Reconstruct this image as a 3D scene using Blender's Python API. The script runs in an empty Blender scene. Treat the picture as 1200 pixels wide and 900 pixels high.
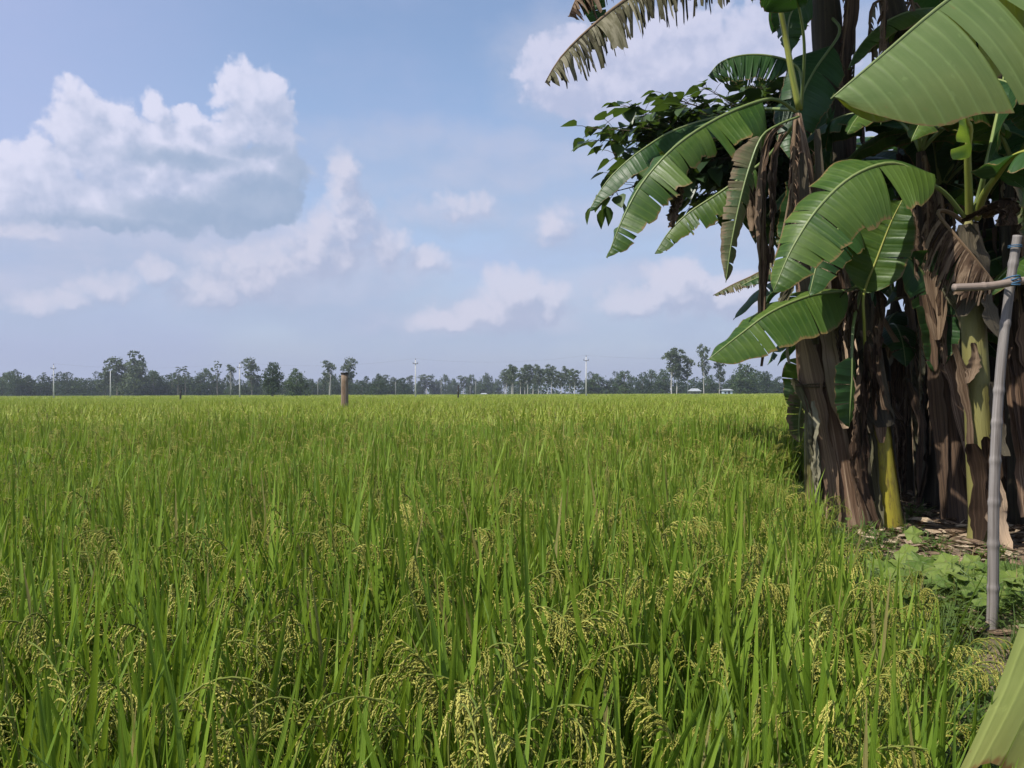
import bpy, math, random
import numpy as np
from mathutils import Vector, Matrix

PI = math.pi
R = math.radians
sc = bpy.context.scene
COL = sc.collection
EYE = 1.2            # camera height above the bank
F = 1000.0           # focal length in photo pixels
HOR = 460.5

def W(px, py, d):
    """point at distance d in front of the camera that the photo shows at (px, py)"""
    return Vector(((px - 600.0) * d / F, d, EYE + (HOR - py) * d / F))

# ------------------------------------------------------------------ mesh helper
class MB:
    def __init__(s):
        s.V = []; s.F = []; s.A = []; s.M = []
    def add(s, vs, fs, at, mi=0):
        b = len(s.V)
        s.V.extend(vs); s.A.extend(at)
        for f in fs:
            s.F.append(tuple(b + i for i in f)); s.M.append(mi)
    def mesh(s, name, mats, smooth=True, org=None):
        me = bpy.data.meshes.new(name)
        if org is not None:
            o = org
            vs = [(v[0] - o[0], v[1] - o[1], v[2] - o[2]) for v in s.V]
        else:
            vs = [tuple(v) for v in s.V]
        me.from_pydata(vs, [], s.F)
        a = me.attributes.new('luv', 'FLOAT_VECTOR', 'POINT')
        a.data.foreach_set('vector', np.array(s.A, dtype=np.float32).ravel())
        if not isinstance(mats, (list, tuple)): mats = [mats]
        for m in mats: me.materials.append(m)
        if len(mats) > 1:
            me.polygons.foreach_set('material_index', np.array(s.M, dtype=np.int32))
        if smooth:
            me.polygons.foreach_set('use_smooth', np.ones(len(me.polygons), dtype=bool))
        me.update()
        return me

def link(name, me, parent=None, loc=None):
    o = bpy.data.objects.new(name, me)
    COL.objects.link(o)
    if parent is not None: o.parent = parent
    if loc is not None: o.location = loc
    return o

def tag(o, label=None, cat=None, group=None, kind=None):
    if label: o['label'] = label
    if cat: o['category'] = cat
    if group: o['group'] = group
    if kind: o['kind'] = kind
    return o

def empty(name, loc, label, cat, group=None):
    o = bpy.data.objects.new(name, None); COL.objects.link(o)
    o.location = loc; o.empty_display_size = 0.2
    return tag(o, label, cat, group)

def base_of(o):
    """world position of a thing's base (parts are modelled in world space, then stored relative to it)"""
    return o.location if o is not None else None

def part(name, mb, mats, thing, parent=None, smooth=True):
    me = mb.mesh(name, mats, smooth, org=thing.location)
    return link(name, me, parent if parent is not None else thing)

def copy_tree(o, parent=None):
    c = o.copy(); COL.objects.link(c)
    if parent is not None: c.parent = parent
    for ch in list(o.children): copy_tree(ch, c)
    return c

def catmull(P, n):
    """n+1 points evenly spaced along a smooth curve through P"""
    P = [Vector(p) for p in P]
    if len(P) == 2:
        return [P[0].lerp(P[1], i / n) for i in range(n + 1)]
    Q = [P[0] * 2 - P[1]] + P + [P[-1] * 2 - P[-2]]
    dense = []
    for i in range(1, len(Q) - 2):
        p0, p1, p2, p3 = Q[i - 1:i + 3]
        for k in range(16):
            t = k / 16
            dense.append(0.5 * ((2 * p1) + (p2 - p0) * t + (2 * p0 - 5 * p1 + 4 * p2 - p3) * t * t + (3 * p1 - p0 - 3 * p2 + p3) * t ** 3))
    dense.append(P[-1])
    L = [0.0]
    for a, b in zip(dense, dense[1:]): L.append(L[-1] + (b - a).length)
    out = []; j = 0
    for i in range(n + 1):
        s = L[-1] * i / n
        while j < len(L) - 2 and L[j + 1] < s: j += 1
        f = (s - L[j]) / max(1e-9, L[j + 1] - L[j])
        out.append(dense[j].lerp(dense[j + 1], min(1, max(0, f))))
    return out

def tangents(M):
    n = len(M)
    return [(M[min(n - 1, i + 1)] - M[max(0, i - 1)]).normalized() for i in range(n)]

def tube(mb, pts, rad, sides=8, mi=0, tint=0.5, cap=True, lobes=0.0, rng=None, usc=1.0):
    """swept tube; luv = (turn around, metres along, tint)"""
    n = len(pts)
    T = tangents(pts)
    ref = Vector((0, 0, 1)) if abs(T[0].z) < 0.8 else Vector((1, 0, 0))
    N = (ref - T[0] * ref.dot(T[0])).normalized()
    vs = []; at = []; fs = []; L = 0.0
    ph = [rng.random() * 6.28 for _ in range(4)] if rng else [0] * 4
    for i in range(n):
        if i: L += (pts[i] - pts[i - 1]).length
        N = (N - T[i] * N.dot(T[i])).normalized()
        B = T[i].cross(N)
        r = rad(i / (n - 1)) if callable(rad) else rad
        for k in range(sides):
            a = 2 * PI * k / sides
            rr = r
            if lobes:
                rr *= 1 + lobes * (math.sin(3 * a + ph[0] + L * 1.2) * .5 + math.sin(5 * a + ph[1] - L * 2.1) * .35 + math.sin(2 * a + ph[2] + L * 4) * .3)
            vs.append(pts[i] + N * (math.cos(a) * rr) + B * (math.sin(a) * rr))
            at.append((abs(k / sides * 2 - 1) * usc, L, tint))
    for i in range(n - 1):
        for k in range(sides):
            a = i * sides + k; b = i * sides + (k + 1) % sides
            fs.append((a, b, b + sides, a + sides))
    if cap:
        fs.append(tuple(range(sides - 1, -1, -1)))
        fs.append(tuple((n - 1) * sides + k for k in range(sides)))
    mb.add(vs, fs, at, mi)

def box(mb, c, s, mi=0, rz=0.0, tint=.5):
    m = Matrix.Rotation(rz, 3, 'Z')
    vs = [Vector(c) + m @ Vector((x * s[0] / 2, y * s[1] / 2, z * s[2] / 2)) for x in (-1, 1) for y in (-1, 1) for z in (-1, 1)]
    fs = [(0, 1, 3, 2), (4, 6, 7, 5), (0, 4, 5, 1), (2, 3, 7, 6), (0, 2, 6, 4), (1, 5, 7, 3)]
    mb.add(vs, fs, [(v.x, v.z, tint) for v in vs], mi)

# ------------------------------------------------------------------ materials
def newmat(name):
    m = bpy.data.materials.new(name); m.use_nodes = True
    nt = m.node_tree; nt.nodes.clear()
    out = nt.nodes.new('ShaderNodeOutputMaterial')
    return m, nt, out

class NT:
    """tiny node-building helper"""
    def __init__(s, nt): s.nt = nt
    def new(s, t, **kw):
        n = s.nt.nodes.new(t)
        for k, v in kw.items(): setattr(n, k, v)
        return n
    def put(s, sock, v):
        if hasattr(v, 'links') or isinstance(v, bpy.types.NodeSocket): s.nt.links.new(v, sock)
        else: sock.default_value = v
    def m(s, op, a, b=0.0, c=0.0, clamp=False):
        n = s.new('ShaderNodeMath', operation=op); n.use_clamp = clamp
        s.put(n.inputs[0], a); s.put(n.inputs[1], b); s.put(n.inputs[2], c)
        return n.outputs[0]
    def vm(s, op, a, b=(0, 0, 0), c=(0, 0, 0)):
        n = s.new('ShaderNodeVectorMath', operation=op)
        s.put(n.inputs[0], a); s.put(n.inputs[1], b)
        if op == 'MULTIPLY_ADD': s.put(n.inputs[2], c)
        return n.outputs['Value'] if op in ('DOT_PRODUCT', 'LENGTH') else n.outputs[0]
    def mix(s, f, a, b):
        n = s.new('ShaderNodeMix', data_type='RGBA')
        s.put(n.inputs[0], f)
        s.put(n.inputs[6], (*a, 1) if isinstance(a, tuple) and len(a) == 3 else a)
        s.put(n.inputs[7], (*b, 1) if isinstance(b, tuple) and len(b) == 3 else b)
        return n.outputs[2]
    def sstep(s, x, lo, hi):
        n = s.new('ShaderNodeMapRange', interpolation_type='SMOOTHSTEP')
        s.put(n.inputs[0], x); s.put(n.inputs[1], lo); s.put(n.inputs[2], hi)
        return n.outputs[0]
    def noise(s, vec, scale, detail=2.0, rough=.5, out=0):
        n = s.new('ShaderNodeTexNoise')
        if vec is not None: s.put(n.inputs['Vector'], vec)
        n.inputs['Scale'].default_value = scale; n.inputs['Detail'].default_value = detail; n.inputs['Roughness'].default_value = rough
        return n.outputs[out]
    def luv(s):
        a = s.new('ShaderNodeAttribute', attribute_name='luv')
        x = s.new('ShaderNodeSeparateXYZ'); s.nt.links.new(a.outputs['Vector'], x.inputs[0])
        return a.outputs['Vector'], x.outputs[0], x.outputs[1], x.outputs[2]
    def pos(s):
        return s.new('ShaderNodeNewGeometry').outputs['Position']
    def objco(s):
        return s.new('ShaderNodeTexCoord').outputs['Object']
    def bump(s, h, dist=.01, st=.5):
        n = s.new('ShaderNodeBump'); s.put(n.inputs['Height'], h)
        n.inputs['Distance'].default_value = dist; n.inputs['Strength'].default_value = st
        return n.outputs[0]
    def bsdf(s, col, rough=.6, spec=.4, nrm=None):
        n = s.new('ShaderNodeBsdfPrincipled')
        s.put(n.inputs['Base Color'], (*col, 1) if isinstance(col, tuple) and len(col) == 3 else col)
        s.put(n.inputs['Roughness'], rough); s.put(n.inputs['Specular IOR Level'], spec)
        if nrm is not None: s.put(n.inputs['Normal'], nrm)
        return n.outputs[0]
    def transl(s, a, col, f):
        t = s.new('ShaderNodeBsdfTranslucent'); s.put(t.inputs[0], (*col, 1) if isinstance(col, tuple) and len(col) == 3 else col)
        mx = s.new('ShaderNodeMixShader'); s.put(mx.inputs[0], f)
        s.nt.links.new(a, mx.inputs[1]); s.nt.links.new(t.outputs[0], mx.inputs[2])
        return mx.outputs[0]

def mat_leaf(name, c1, c2, tr, dry=(.20, .13, .05), dryamt=.06, rough=.44, trf=.26, spec=.32, yellow=None, yamt=0.0, vein=.13, bd=.004):
    """banana blade: luv = (metres along midrib, 0 midrib..1 margin, tint of this strip)"""
    m, nt, out = newmat(name); h = NT(nt)
    vec, u, v, t = h.luv()
    p1 = h.new('ShaderNodeCombineXYZ'); h.put(p1.inputs[0], h.m('MULTIPLY', u, 30.0)); h.put(p1.inputs[1], h.m('MULTIPLY', v, .9)); h.put(p1.inputs[2], t)
    streak = h.noise(p1.outputs[0], 1.6, 3.0, .6)
    p2 = h.new('ShaderNodeCombineXYZ'); h.put(p2.inputs[0], h.m('MULTIPLY', u, 5.0)); h.put(p2.inputs[1], h.m('MULTIPLY', v, 2.0)); h.put(p2.inputs[2], h.m('MULTIPLY', t, 7.0))
    patch = h.noise(p2.outputs[0], 1.3, 3.0)
    f = h.m('ADD', h.m('MULTIPLY', streak, .55), h.m('MULTIPLY', patch, .5))
    f = h.m('ADD', f, h.m('MULTIPLY', h.m('SUBTRACT', t, .5), .5))
    col = h.mix(h.sstep(f, .25, .8), c1, c2)
    if yellow:
        col = h.mix(h.m('MULTIPLY', h.sstep(h.m('ADD', v, h.m('MULTIPLY', patch, .7)), .7, 1.5), yamt), col, yellow)
    p3 = h.new('ShaderNodeCombineXYZ'); h.put(p3.inputs[0], h.m('MULTIPLY', u, 26.0)); h.put(p3.inputs[1], h.m('MULTIPLY', v, 6.0)); h.put(p3.inputs[2], h.m('MULTIPLY', t, 5.0))
    blot = h.noise(p3.outputs[0], 1.0, 4.0, .65)
    col = h.mix(h.m('MULTIPLY', h.sstep(blot, .66, .76), .55), col, dry)
    col = h.mix(h.m('MULTIPLY', h.sstep(blot, .40, .26), .35), col, tuple(min(1, c * 1.7) for c in c2))
    edge = h.sstep(h.m('ADD', v, h.m('MULTIPLY', h.m('SUBTRACT', streak, .5), dryamt * 3)), 1 - dryamt, 1.0 - dryamt * .25)
    col = h.mix(h.m('MULTIPLY', edge, .85), col, dry)
    # lateral veins: fine ribs across the blade
    uw = h.m('ADD', u, h.m('MULTIPLY', patch, .012))
    w = h.m('SINE', h.m('MULTIPLY', uw, 2 * PI / vein))
    rib = h.m('ADD', h.m('MULTIPLY', h.m('POWER', h.m('ABSOLUTE', w), 8.0), 1.0), h.m('MULTIPLY', streak, .9))
    col = h.mix(h.m('MULTIPLY', h.m('POWER', h.m('ABSOLUTE', w), 30.0), .22), col, tuple(min(1, c * 1.9) for c in c2))
    b = h.bump(h.m('ADD', rib, h.m('MULTIPLY', patch, 1.6)), bd, .5)
    sh = h.bsdf(col, h.m('ADD', rough, h.m('MULTIPLY', h.m('SUBTRACT', patch, .5), .25)), spec, b)
    trc = h.mix(edge, tr, dry)
    sh = h.transl(sh, trc, trf)
    nt.links.new(sh, out.inputs[0])
    return m

def mat_fib(name, cols, su=6.0, sv=.7, rough=.8, spec=.25, bump=.01, trf=0.0, thr=None, spot_at=(.62, .78)):
    """fibrous stuff: luv = (across, metres along, tint); streaks run lengthwise through three colours"""
    m, nt, out = newmat(name); h = NT(nt)
    vec, u, v, t = h.luv()
    p = h.new('ShaderNodeCombineXYZ'); h.put(p.inputs[0], h.m('MULTIPLY', u, su)); h.put(p.inputs[1], h.m('MULTIPLY', v, sv)); h.put(p.inputs[2], h.m('MULTIPLY', t, 9.0))
    n1 = h.noise(p.outputs[0], 1.0, 4.0, .6)
    p2 = h.new('ShaderNodeCombineXYZ'); h.put(p2.inputs[0], h.m('MULTIPLY', u, su * 7)); h.put(p2.inputs[1], h.m('MULTIPLY', v, sv * 3)); h.put(p2.inputs[2], t)
    n2 = h.noise(p2.outputs[0], 1.0, 3.0, .6)
    f = h.m('ADD', h.m('MULTIPLY', n1, .7), h.m('MULTIPLY', n2, .35))
    f = h.m('ADD', f, h.m('MULTIPLY', h.m('SUBTRACT', t, .5), .35))
    lo, mid, hi = thr or (.33, .5, .68)
    col = h.mix(h.sstep(f, lo, mid), cols[0], cols[1])
    col = h.mix(h.sstep(f, mid, hi), col, cols[2])
    spot = h.sstep(h.noise(h.vm('MULTIPLY', vec, (4.0, 5.0, 3.0)), 1.7, 4.0, .6), *spot_at)
    col = h.mix(h.m('MULTIPLY', spot, .6), col, cols[3] if len(cols) > 3 else cols[0])
    sh = h.bsdf(col, rough, spec, h.bump(h.m('ADD', n2, n1), bump, .7))
    if trf: sh = h.transl(sh, col, trf)
    nt.links.new(sh, out.inputs[0])
    return m

def mat_plain(name, c1, c2, scale=20.0, rough=.7, spec=.3, bump=0.0, trf=0.0, tr=None, tint=0.0, stretch=(1, 1, 1)):
    m, nt, out = newmat(name); h = NT(nt)
    vec, u, v, t = h.luv()
    co = h.objco()
    n = h.noise(h.vm('MULTIPLY', co, stretch), scale, 4.0, .6)
    f = h.sstep(h.m('ADD', n, h.m('MULTIPLY', h.m('SUBTRACT', t, .5), tint)), .3, .7)
    col = h.mix(f, c1, c2)
    sh = h.bsdf(col, rough, spec, h.bump(n, bump, .6) if bump else None)
    if trf: sh = h.transl(sh, tr or col, trf)
    nt.links.new(sh, out.inputs[0])
    return m

def mat_ricelf(name, base, tip, far, trf=.34):
    """rice blade: luv = (across, 0 base..1 tip, tint); broad patches of the field differ a little"""
    m, nt, out = newmat(name); h = NT(nt)
    vec, u, v, t = h.luv()
    p = h.pos()
    big = h.noise(h.vm('MULTIPLY', p, (1, 1, 0)), .22, 3.0, .55)
    col = h.mix(h.sstep(t, .05, .95), base, tip)
    col = h.mix(h.m('MULTIPLY', h.sstep(big, .42, .66), .45), col, far)
    yel = h.sstep(h.m('ADD', h.m('MULTIPLY', v, .6), t), 1.30, 1.6)
    col = h.mix(h.m('MULTIPLY', yel, .7), col, (.24, .21, .05))
    col = h.mix(h.m('MULTIPLY', h.sstep(t, .945, .96), .8), col, (.26, .20, .085))
    rib = h.m('SINE', h.m('MULTIPLY', u, 26.0))
    sh = h.bsdf(col, .5, .3, h.bump(rib, .0006, .4))
    sh = h.transl(sh, h.mix(.5, col, (.30, .40, .025)), trf)
    nt.links.new(sh, out.inputs[0])
    return m

def mat_gourd():
    """scalloped leaf: luv = (radius 0..1, angle, tint); five pale main veins, blotches and brown nibbled spots"""
    m, nt, out = newmat('gourd_leaf'); h = NT(nt)
    vec, r, a, t = h.luv(); co = h.objco()
    n1 = h.noise(co, 14.0, 4.0, .6); n2 = h.noise(co, 70.0, 3.0, .6)
    col = h.mix(h.sstep(h.m('ADD', n1, h.m('MULTIPLY', h.m('SUBTRACT', t, .5), .9)), .25, .75), (.078, .138, .022), (.160, .220, .042))
    col = h.mix(h.m('MULTIPLY', h.sstep(n2, .48, .70), .45), col, (.19, .22, .07))
    vn = h.m('POWER', h.m('ABSOLUTE', h.m('COSINE', h.m('MULTIPLY', a, 2.5))), 60.0)
    col = h.mix(h.m('MULTIPLY', vn, .45), col, (.24, .28, .12))
    col = h.mix(h.m('MULTIPLY', h.sstep(h.noise(co, 30.0, 3.0), .66, .74), .8), col, (.16, .11, .05))
    sh = h.bsdf(col, .6, .3, h.bump(h.m('ADD', h.m('ADD', n1, n2), vn), .006, .8))
    nt.links.new(h.transl(sh, (.20, .30, .03), .28), out.inputs[0])
    return m

M = {}
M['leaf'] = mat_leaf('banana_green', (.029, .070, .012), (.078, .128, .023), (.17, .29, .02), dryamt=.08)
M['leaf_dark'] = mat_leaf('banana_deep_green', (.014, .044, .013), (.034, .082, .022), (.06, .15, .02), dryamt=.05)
M['leaf_pale'] = mat_leaf('banana_pale_green', (.095, .150, .044), (.140, .195, .068), (.26, .30, .02), dryamt=.03, rough=.46, yellow=(.17, .19, .04), yamt=.35, trf=.30)
M['leaf_torn'] = mat_leaf('banana_torn_green', (.165, .200, .048), (.235, .270, .078), (.30, .33, .04), vein=.07, bd=.0012, spec=.25, dryamt=.07, rough=.55, yellow=(.20, .18, .05), yamt=.5, dry=(.15, .075, .025))
M['leaf_fresh'] = mat_leaf('banana_fresh_green', (.075, .170, .020), (.130, .240, .035), (.33, .46, .03), dryamt=.03, trf=.42)
M['leaf_half'] = mat_leaf('banana_half_dry', (.050, .085, .030), (.13, .125, .062), (.12, .15, .03), dryamt=.45, dry=(.19, .135, .08), rough=.6)
M['rib'] = mat_fib('midrib_green', [(.09, .14, .035), (.15, .20, .06), (.21, .24, .09)], 3, 1.2, .4, .5, .002)
M['rib_yellow'] = mat_fib('petiole_yellow', [(.13, .17, .03), (.24, .26, .05), (.30, .29, .08)], 3, 1.2, .42, .5, .002)
M['rib_dry'] = mat_fib('midrib_dry', [(.09, .055, .03), (.17, .115, .07), (.26, .20, .14)], 3, 1.2, .8, .2, .002)
M['dead'] = mat_fib('dead_leaf_brown', [(.028, .017, .011), (.078, .049, .031), (.21, .15, .10)], 8, 1.5, .85, .15, .004, trf=.12)
M['dead_grey'] = mat_fib('dead_leaf_grey', [(.050, .045, .028), (.125, .118, .068), (.26, .24, .165), (.07, .095, .03)], 8, 1.5, .85, .15, .004, trf=.2)
M['stem_brown'] = mat_fib('stem_dry_sheath', [(.045, .026, .017), (.165, .100, .062), (.40, .29, .195), (.035, .02, .014)], 9, .55, .75, .25, .02, thr=(.34, .48, .60))
M['stem_red'] = mat_fib('stem_red_brown', [(.036, .022, .015), (.125, .078, .048), (.30, .205, .125), (.028, .018, .013)], 8, .5, .7, .3, .012)
M['stem_yellow'] = mat_fib('stem_yellow', [(.17, .14, .020), (.28, .24, .024), (.36, .31, .04), (.085, .05, .02)], 5, .6, .45, .5, .006, thr=(.30, .46, .66), spot_at=(.50, .68))
M['stem_green'] = mat_fib('stem_yellow_green', [(.034, .022, .014), (.085, .072, .028), (.19, .175, .055), (.034, .02, .013)], 6, 1.3, .55, .4, .008, thr=(.36, .46, .62))
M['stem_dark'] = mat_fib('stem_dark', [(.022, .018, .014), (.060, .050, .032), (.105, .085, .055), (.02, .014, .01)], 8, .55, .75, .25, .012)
M['bamboo'] = mat_fib('bamboo_grey', [(.095, .080, .070), (.19, .17, .158), (.29, .265, .25), (.085, .065, .05)], 5, 1.4, .55, .35, .003)
M['bamboo_brown'] = mat_fib('bamboo_brown', [(.17, .13, .105), (.26, .205, .17), (.34, .28, .23), (.12, .08, .06)], 4, .9, .6, .3, .003)
M['string'] = mat_plain('blue_string', (.02, .06, .12), (.05, .13, .22), 90, .6)
M['cord'] = mat_plain('brown_cord', (.05, .035, .02), (.12, .09, .05), 90, .8)
M['shrub_leaf'] = mat_plain('shrub_leaf', (.022, .045, .018), (.055, .095, .028), 3.0, .42, .5, trf=.25, tr=(.10, .17, .02), tint=.9)
M['bark'] = mat_fib('shrub_bark', [(.04, .03, .02), (.10, .08, .055), (.17, .14, .10)], 5, 2, .85, .2, .01)
M['gourd'] = mat_gourd()
M['gourd_stalk'] = mat_plain('gourd_stalk', (.06, .10, .03), (.11, .15, .05), 20, .6)
M['rice'] = mat_ricelf('rice_blade', (.100, .178, .015), (.198, .300, .031), (.235, .300, .037), .38)
M['ricefar'] = mat_ricelf('rice_blade_ripe', (.200, .270, .024), (.310, .370, .052), (.340, .370, .062), .36)
M['culm'] = mat_plain('rice_culm', (.085, .125, .022), (.17, .185, .04), 30, .75, .12)
M['grain'] = mat_plain('rice_grain', (.22, .215, .034), (.39, .365, .080), 60, .55, .3, tint=1.2)
M['weed'] = mat_ricelf('weed_blade', (.045, .095, .018), (.095, .155, .035), (.11, .13, .03), .3)
M['litter'] = mat_fib('leaf_litter', [(.07, .045, .03), (.20, .14, .09), (.38, .30, .21)], 5, 4, .9, .15, .004)

# ------------------------------------------------------------------ ground (structure)
def edge_x(y):
    """x of the border between the paddy (left) and the raised bank (right)"""
    if y < 9.5: return 0.5 + 0.24 * y
    if y < 13.5:
        return 2.78 + 0.24 * (y - 9.5) + 0.42 * (y - 9.5) ** 2
    return 10.46 + 3.6 * (y - 13.5)

PADDY = -0.3
def gz(x, y):
    s = (x - edge_x(max(y, -3.0)) + 0.15) / 0.5
    s = min(1, max(0, s)); s = s * s * (3 - 2 * s)
    z = PADDY + 0.3 * s
    if s > 0: z += s * (0.022 * math.sin(3.1 * x + 1.3 * y) * math.sin(2.3 * y - x) + 0.012 * math.sin(7.7 * x - 3 * y) + .01 * math.sin(9.1 * y + 4 * x))
    return z

def build_ground():
    def axis(lo, hi, step, far):
        a = list(np.arange(lo, hi + 1e-6, step)); s = step
        while a[-1] < far: s *= 1.35; a.append(a[-1] + s)
        s = step
        while a[0] > -far: s *= 1.35; a.insert(0, a[0] - s)
        return a
    xs = axis(-1.0, 11.0, .12, 3000.0); ys = axis(-2.0, 15.0, .12, 3000.0)
    V = [(x, y, gz(x, y)) for y in ys for x in xs]
    nx = len(xs)
    Fc = [(j * nx + i, j * nx + i + 1, (j + 1) * nx + i + 1, (j + 1) * nx + i) for j in range(len(ys) - 1) for i in range(nx - 1)]
    me = bpy.data.meshes.new('ground'); me.from_pydata(V, [], Fc)
    me.polygons.foreach_set('use_smooth', np.ones(len(Fc), dtype=bool))
    m, nt, out = newmat('field_soil'); h = NT(nt)
    p = h.pos()
    n1 = h.noise(p, 2.2, 5.0, .6); n2 = h.noise(p, 34.0, 4.0, .65)
    col = h.mix(h.sstep(n1, .35, .65), (.115, .080, .052), (.215, .162, .110))
    col = h.mix(h.sstep(n2, .5, .75), col, (.27, .215, .15))
    col = h.mix(h.m('MULTIPLY', h.sstep(h.noise(p, 1.1, 4.0), .5, .62), .55), col, (.055, .075, .022))
    sx = h.new('ShaderNodeSeparateXYZ'); nt.links.new(p, sx.inputs[0])
    wet = h.sstep(sx.outputs[2], -.12, -.27)
    col = h.mix(wet, col, (.042, .034, .022))
    nt.links.new(h.bsdf(col, .9, .2, h.bump(h.m('ADD', n1, n2), .03, .8)), out.inputs[0])
    me.materials.append(m)
    o = link('ground', me); o['kind'] = 'structure'
build_ground()

# ------------------------------------------------------------------ banana parts
def blade_w(t, p0=.16, tip=2.6, tw=.75):
    a = min(1.0, (t + .012) / p0) ** .55 if p0 > 0 else 1.0
    b = max(0.0, 1 - t ** tip) ** tw if tip else 1.0
    return a * b

def frond(mb, pts, Wd, plus, minus, rng, n=46, nv=7, tear=.08, tears=None, slant=.14, g=0.0, roll=0.0,
          p0=.16, tip=2.6, tw=.75, gap=.05, jag=.10, spread=14, fac=(1.0, 1.0), wav=.012, mi=0, narrow=0.0, back=.0):
    """a banana blade hung on a midrib: each half is cut into strips by tears, every strip droops on its own.
    plus / minus: start and end angle of the half on either side of the midrib (degrees, negative = hanging)"""
    Mp = catmull(pts, n); T = tangents(Mp)
    L = sum((b - a).length for a, b in zip(Mp, Mp[1:]))
    Z = Vector((0, 0, 1)); S = []; prev = None
    for t in T:
        s = t.cross(Z)
        if s.length < .15 and prev is not None: s = prev.copy()
        s.normalize()
        if prev is not None:
            if s.dot(prev) < 0: s = -s
            s = (s * .6 + prev * .4).normalized()
        s = (s - t * s.dot(t)).normalized()
        S.append(s); prev = s
    for side, (a0, a1), fc in ((1, plus, fac[0]), (-1, minus, fac[1])):
        if fc <= 0: continue
        cuts = [0]
        for i in range(1, n):
            if tears is not None:
                if any(abs(i / n - q) < .5 / n for q in tears): cuts.append(i)
            elif rng.random() < tear and i - cuts[-1] >= 1: cuts.append(i)
        cuts.append(n)
        for i0, i1 in zip(cuts, cuts[1:]):
            da = rng.uniform(-spread, spread); dl = 1 - rng.random() * jag; tint = rng.random()
            gp = gap * rng.uniform(.5, 1.6) + narrow; tw_ = rng.uniform(-.5, .5); ds = rng.uniform(-.08, .08)
            ph = rng.random() * 6.28; twist = rng.uniform(-1, 1) * (.35 if narrow else .08)
            vs = []; at = []; fs = []
            idx = list(range(i0, i1 + 1))
            if len(idx) == 2: idx = [i0, i0 + .5, i1]
            tc = (i0 + i1) / 2
            for ii in idx:
                k0 = int(math.floor(ii)); fr = ii - k0; k1 = min(n, k0 + 1)
                P = Mp[k0].lerp(Mp[k1], fr); t = T[k0]; s = S[k0] * side
                Ub = S[k0].cross(t)
                if roll:
                    c_, s_ = math.cos(R(roll)), math.sin(R(roll))
                    s = (S[k0] * c_ + Ub * s_) * side; U = Ub * c_ - S[k0] * s_
                else: U = Ub
                tt = ii / n; w = Wd * fc * blade_w(tt, p0, tip, tw) * dl
                if jag > .15: w *= 1 - rng.random() * jag * .35
                Q = P.copy()
                for k in range(nv + 1):
                    v = k / nv
                    if k:
                        vm = (k - .5) / nv
                        ang = R(a0 + (a1 + da - a0) * vm ** .8)
                        d = s * math.cos(ang) + U * math.sin(ang) + t * (slant + ds) * (1 - back * vm)
                        if g: d = d.normalized().lerp(-Z, min(1, g * vm ** .5))
                        d.normalize()
                        Q = Q + d * (w / nv)
                    off = t * ((tc - ii) / n * L * (gp * v))
                    rip = U * (wav * min(1, Wd / .4) * math.sin(ph + ii * 60 / n * .55 + v * 3 * tw_) * v) + t * (twist * .02 * v * v) + s * (twist * wav * math.sin(ii * 2.2 + ph) * v)
                    vs.append(Q + off + rip); at.append((tt * L, v, tint))
            m = len(idx)
            for a in range(m - 1):
                for k in range(nv):
                    q = a * (nv + 1) + k
                    fs.append((q, q + 1, q + nv + 2, q + nv + 1) if side > 0 else (q, q + nv + 1, q + nv + 2, q + 1))
            mb.add(vs, fs, at, mi)
    return Mp

def pts_px(lst): return [W(*p) for p in lst]

def add_leaf(thing, rng, pet, blade, Wd, plus, minus, mat='leaf', rib='rib', r0=.014, name='leaf', world=False, label=None, **kw):
    P = [Vector(p) for p in pet] if world else pts_px(pet)
    B = [Vector(p) for p in blade] if world else pts_px(blade)
    mb = MB(); frond(mb, B, Wd, plus, minus, rng, **kw)
    o = part(name, mb, M[mat], thing)
    if label: o['label'] = label
    mb2 = MB()
    full = catmull(P + B[1:], 30) if P else catmull(B, 26)
    tube(mb2, full, lambda t: r0 * (1 - t) ** .7 + .003, 7, usc=.6)
    part('midrib', mb2, M[rib], thing, o)
    return o

def add_stem(thing, rng, pts, r, mat='stem_brown', n=26, lobes=.07, sides=18, flare=.25):
    P = catmull(pts, n); mb = MB()
    f0 = r if callable(r) else (lambda t: r * (1 + flare * max(0, 1 - t * 7) ** 2) * (1 - .42 * t))
    f = lambda t: f0(t) * (1 - .6 * min(1, max(0, (t - .86) / .14)))
    tube(mb, P, f, sides, lobes=lobes, rng=rng, tint=rng.random(), usc=1.2)
    return part('pseudostem', mb, M[mat], thing), P, f

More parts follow.
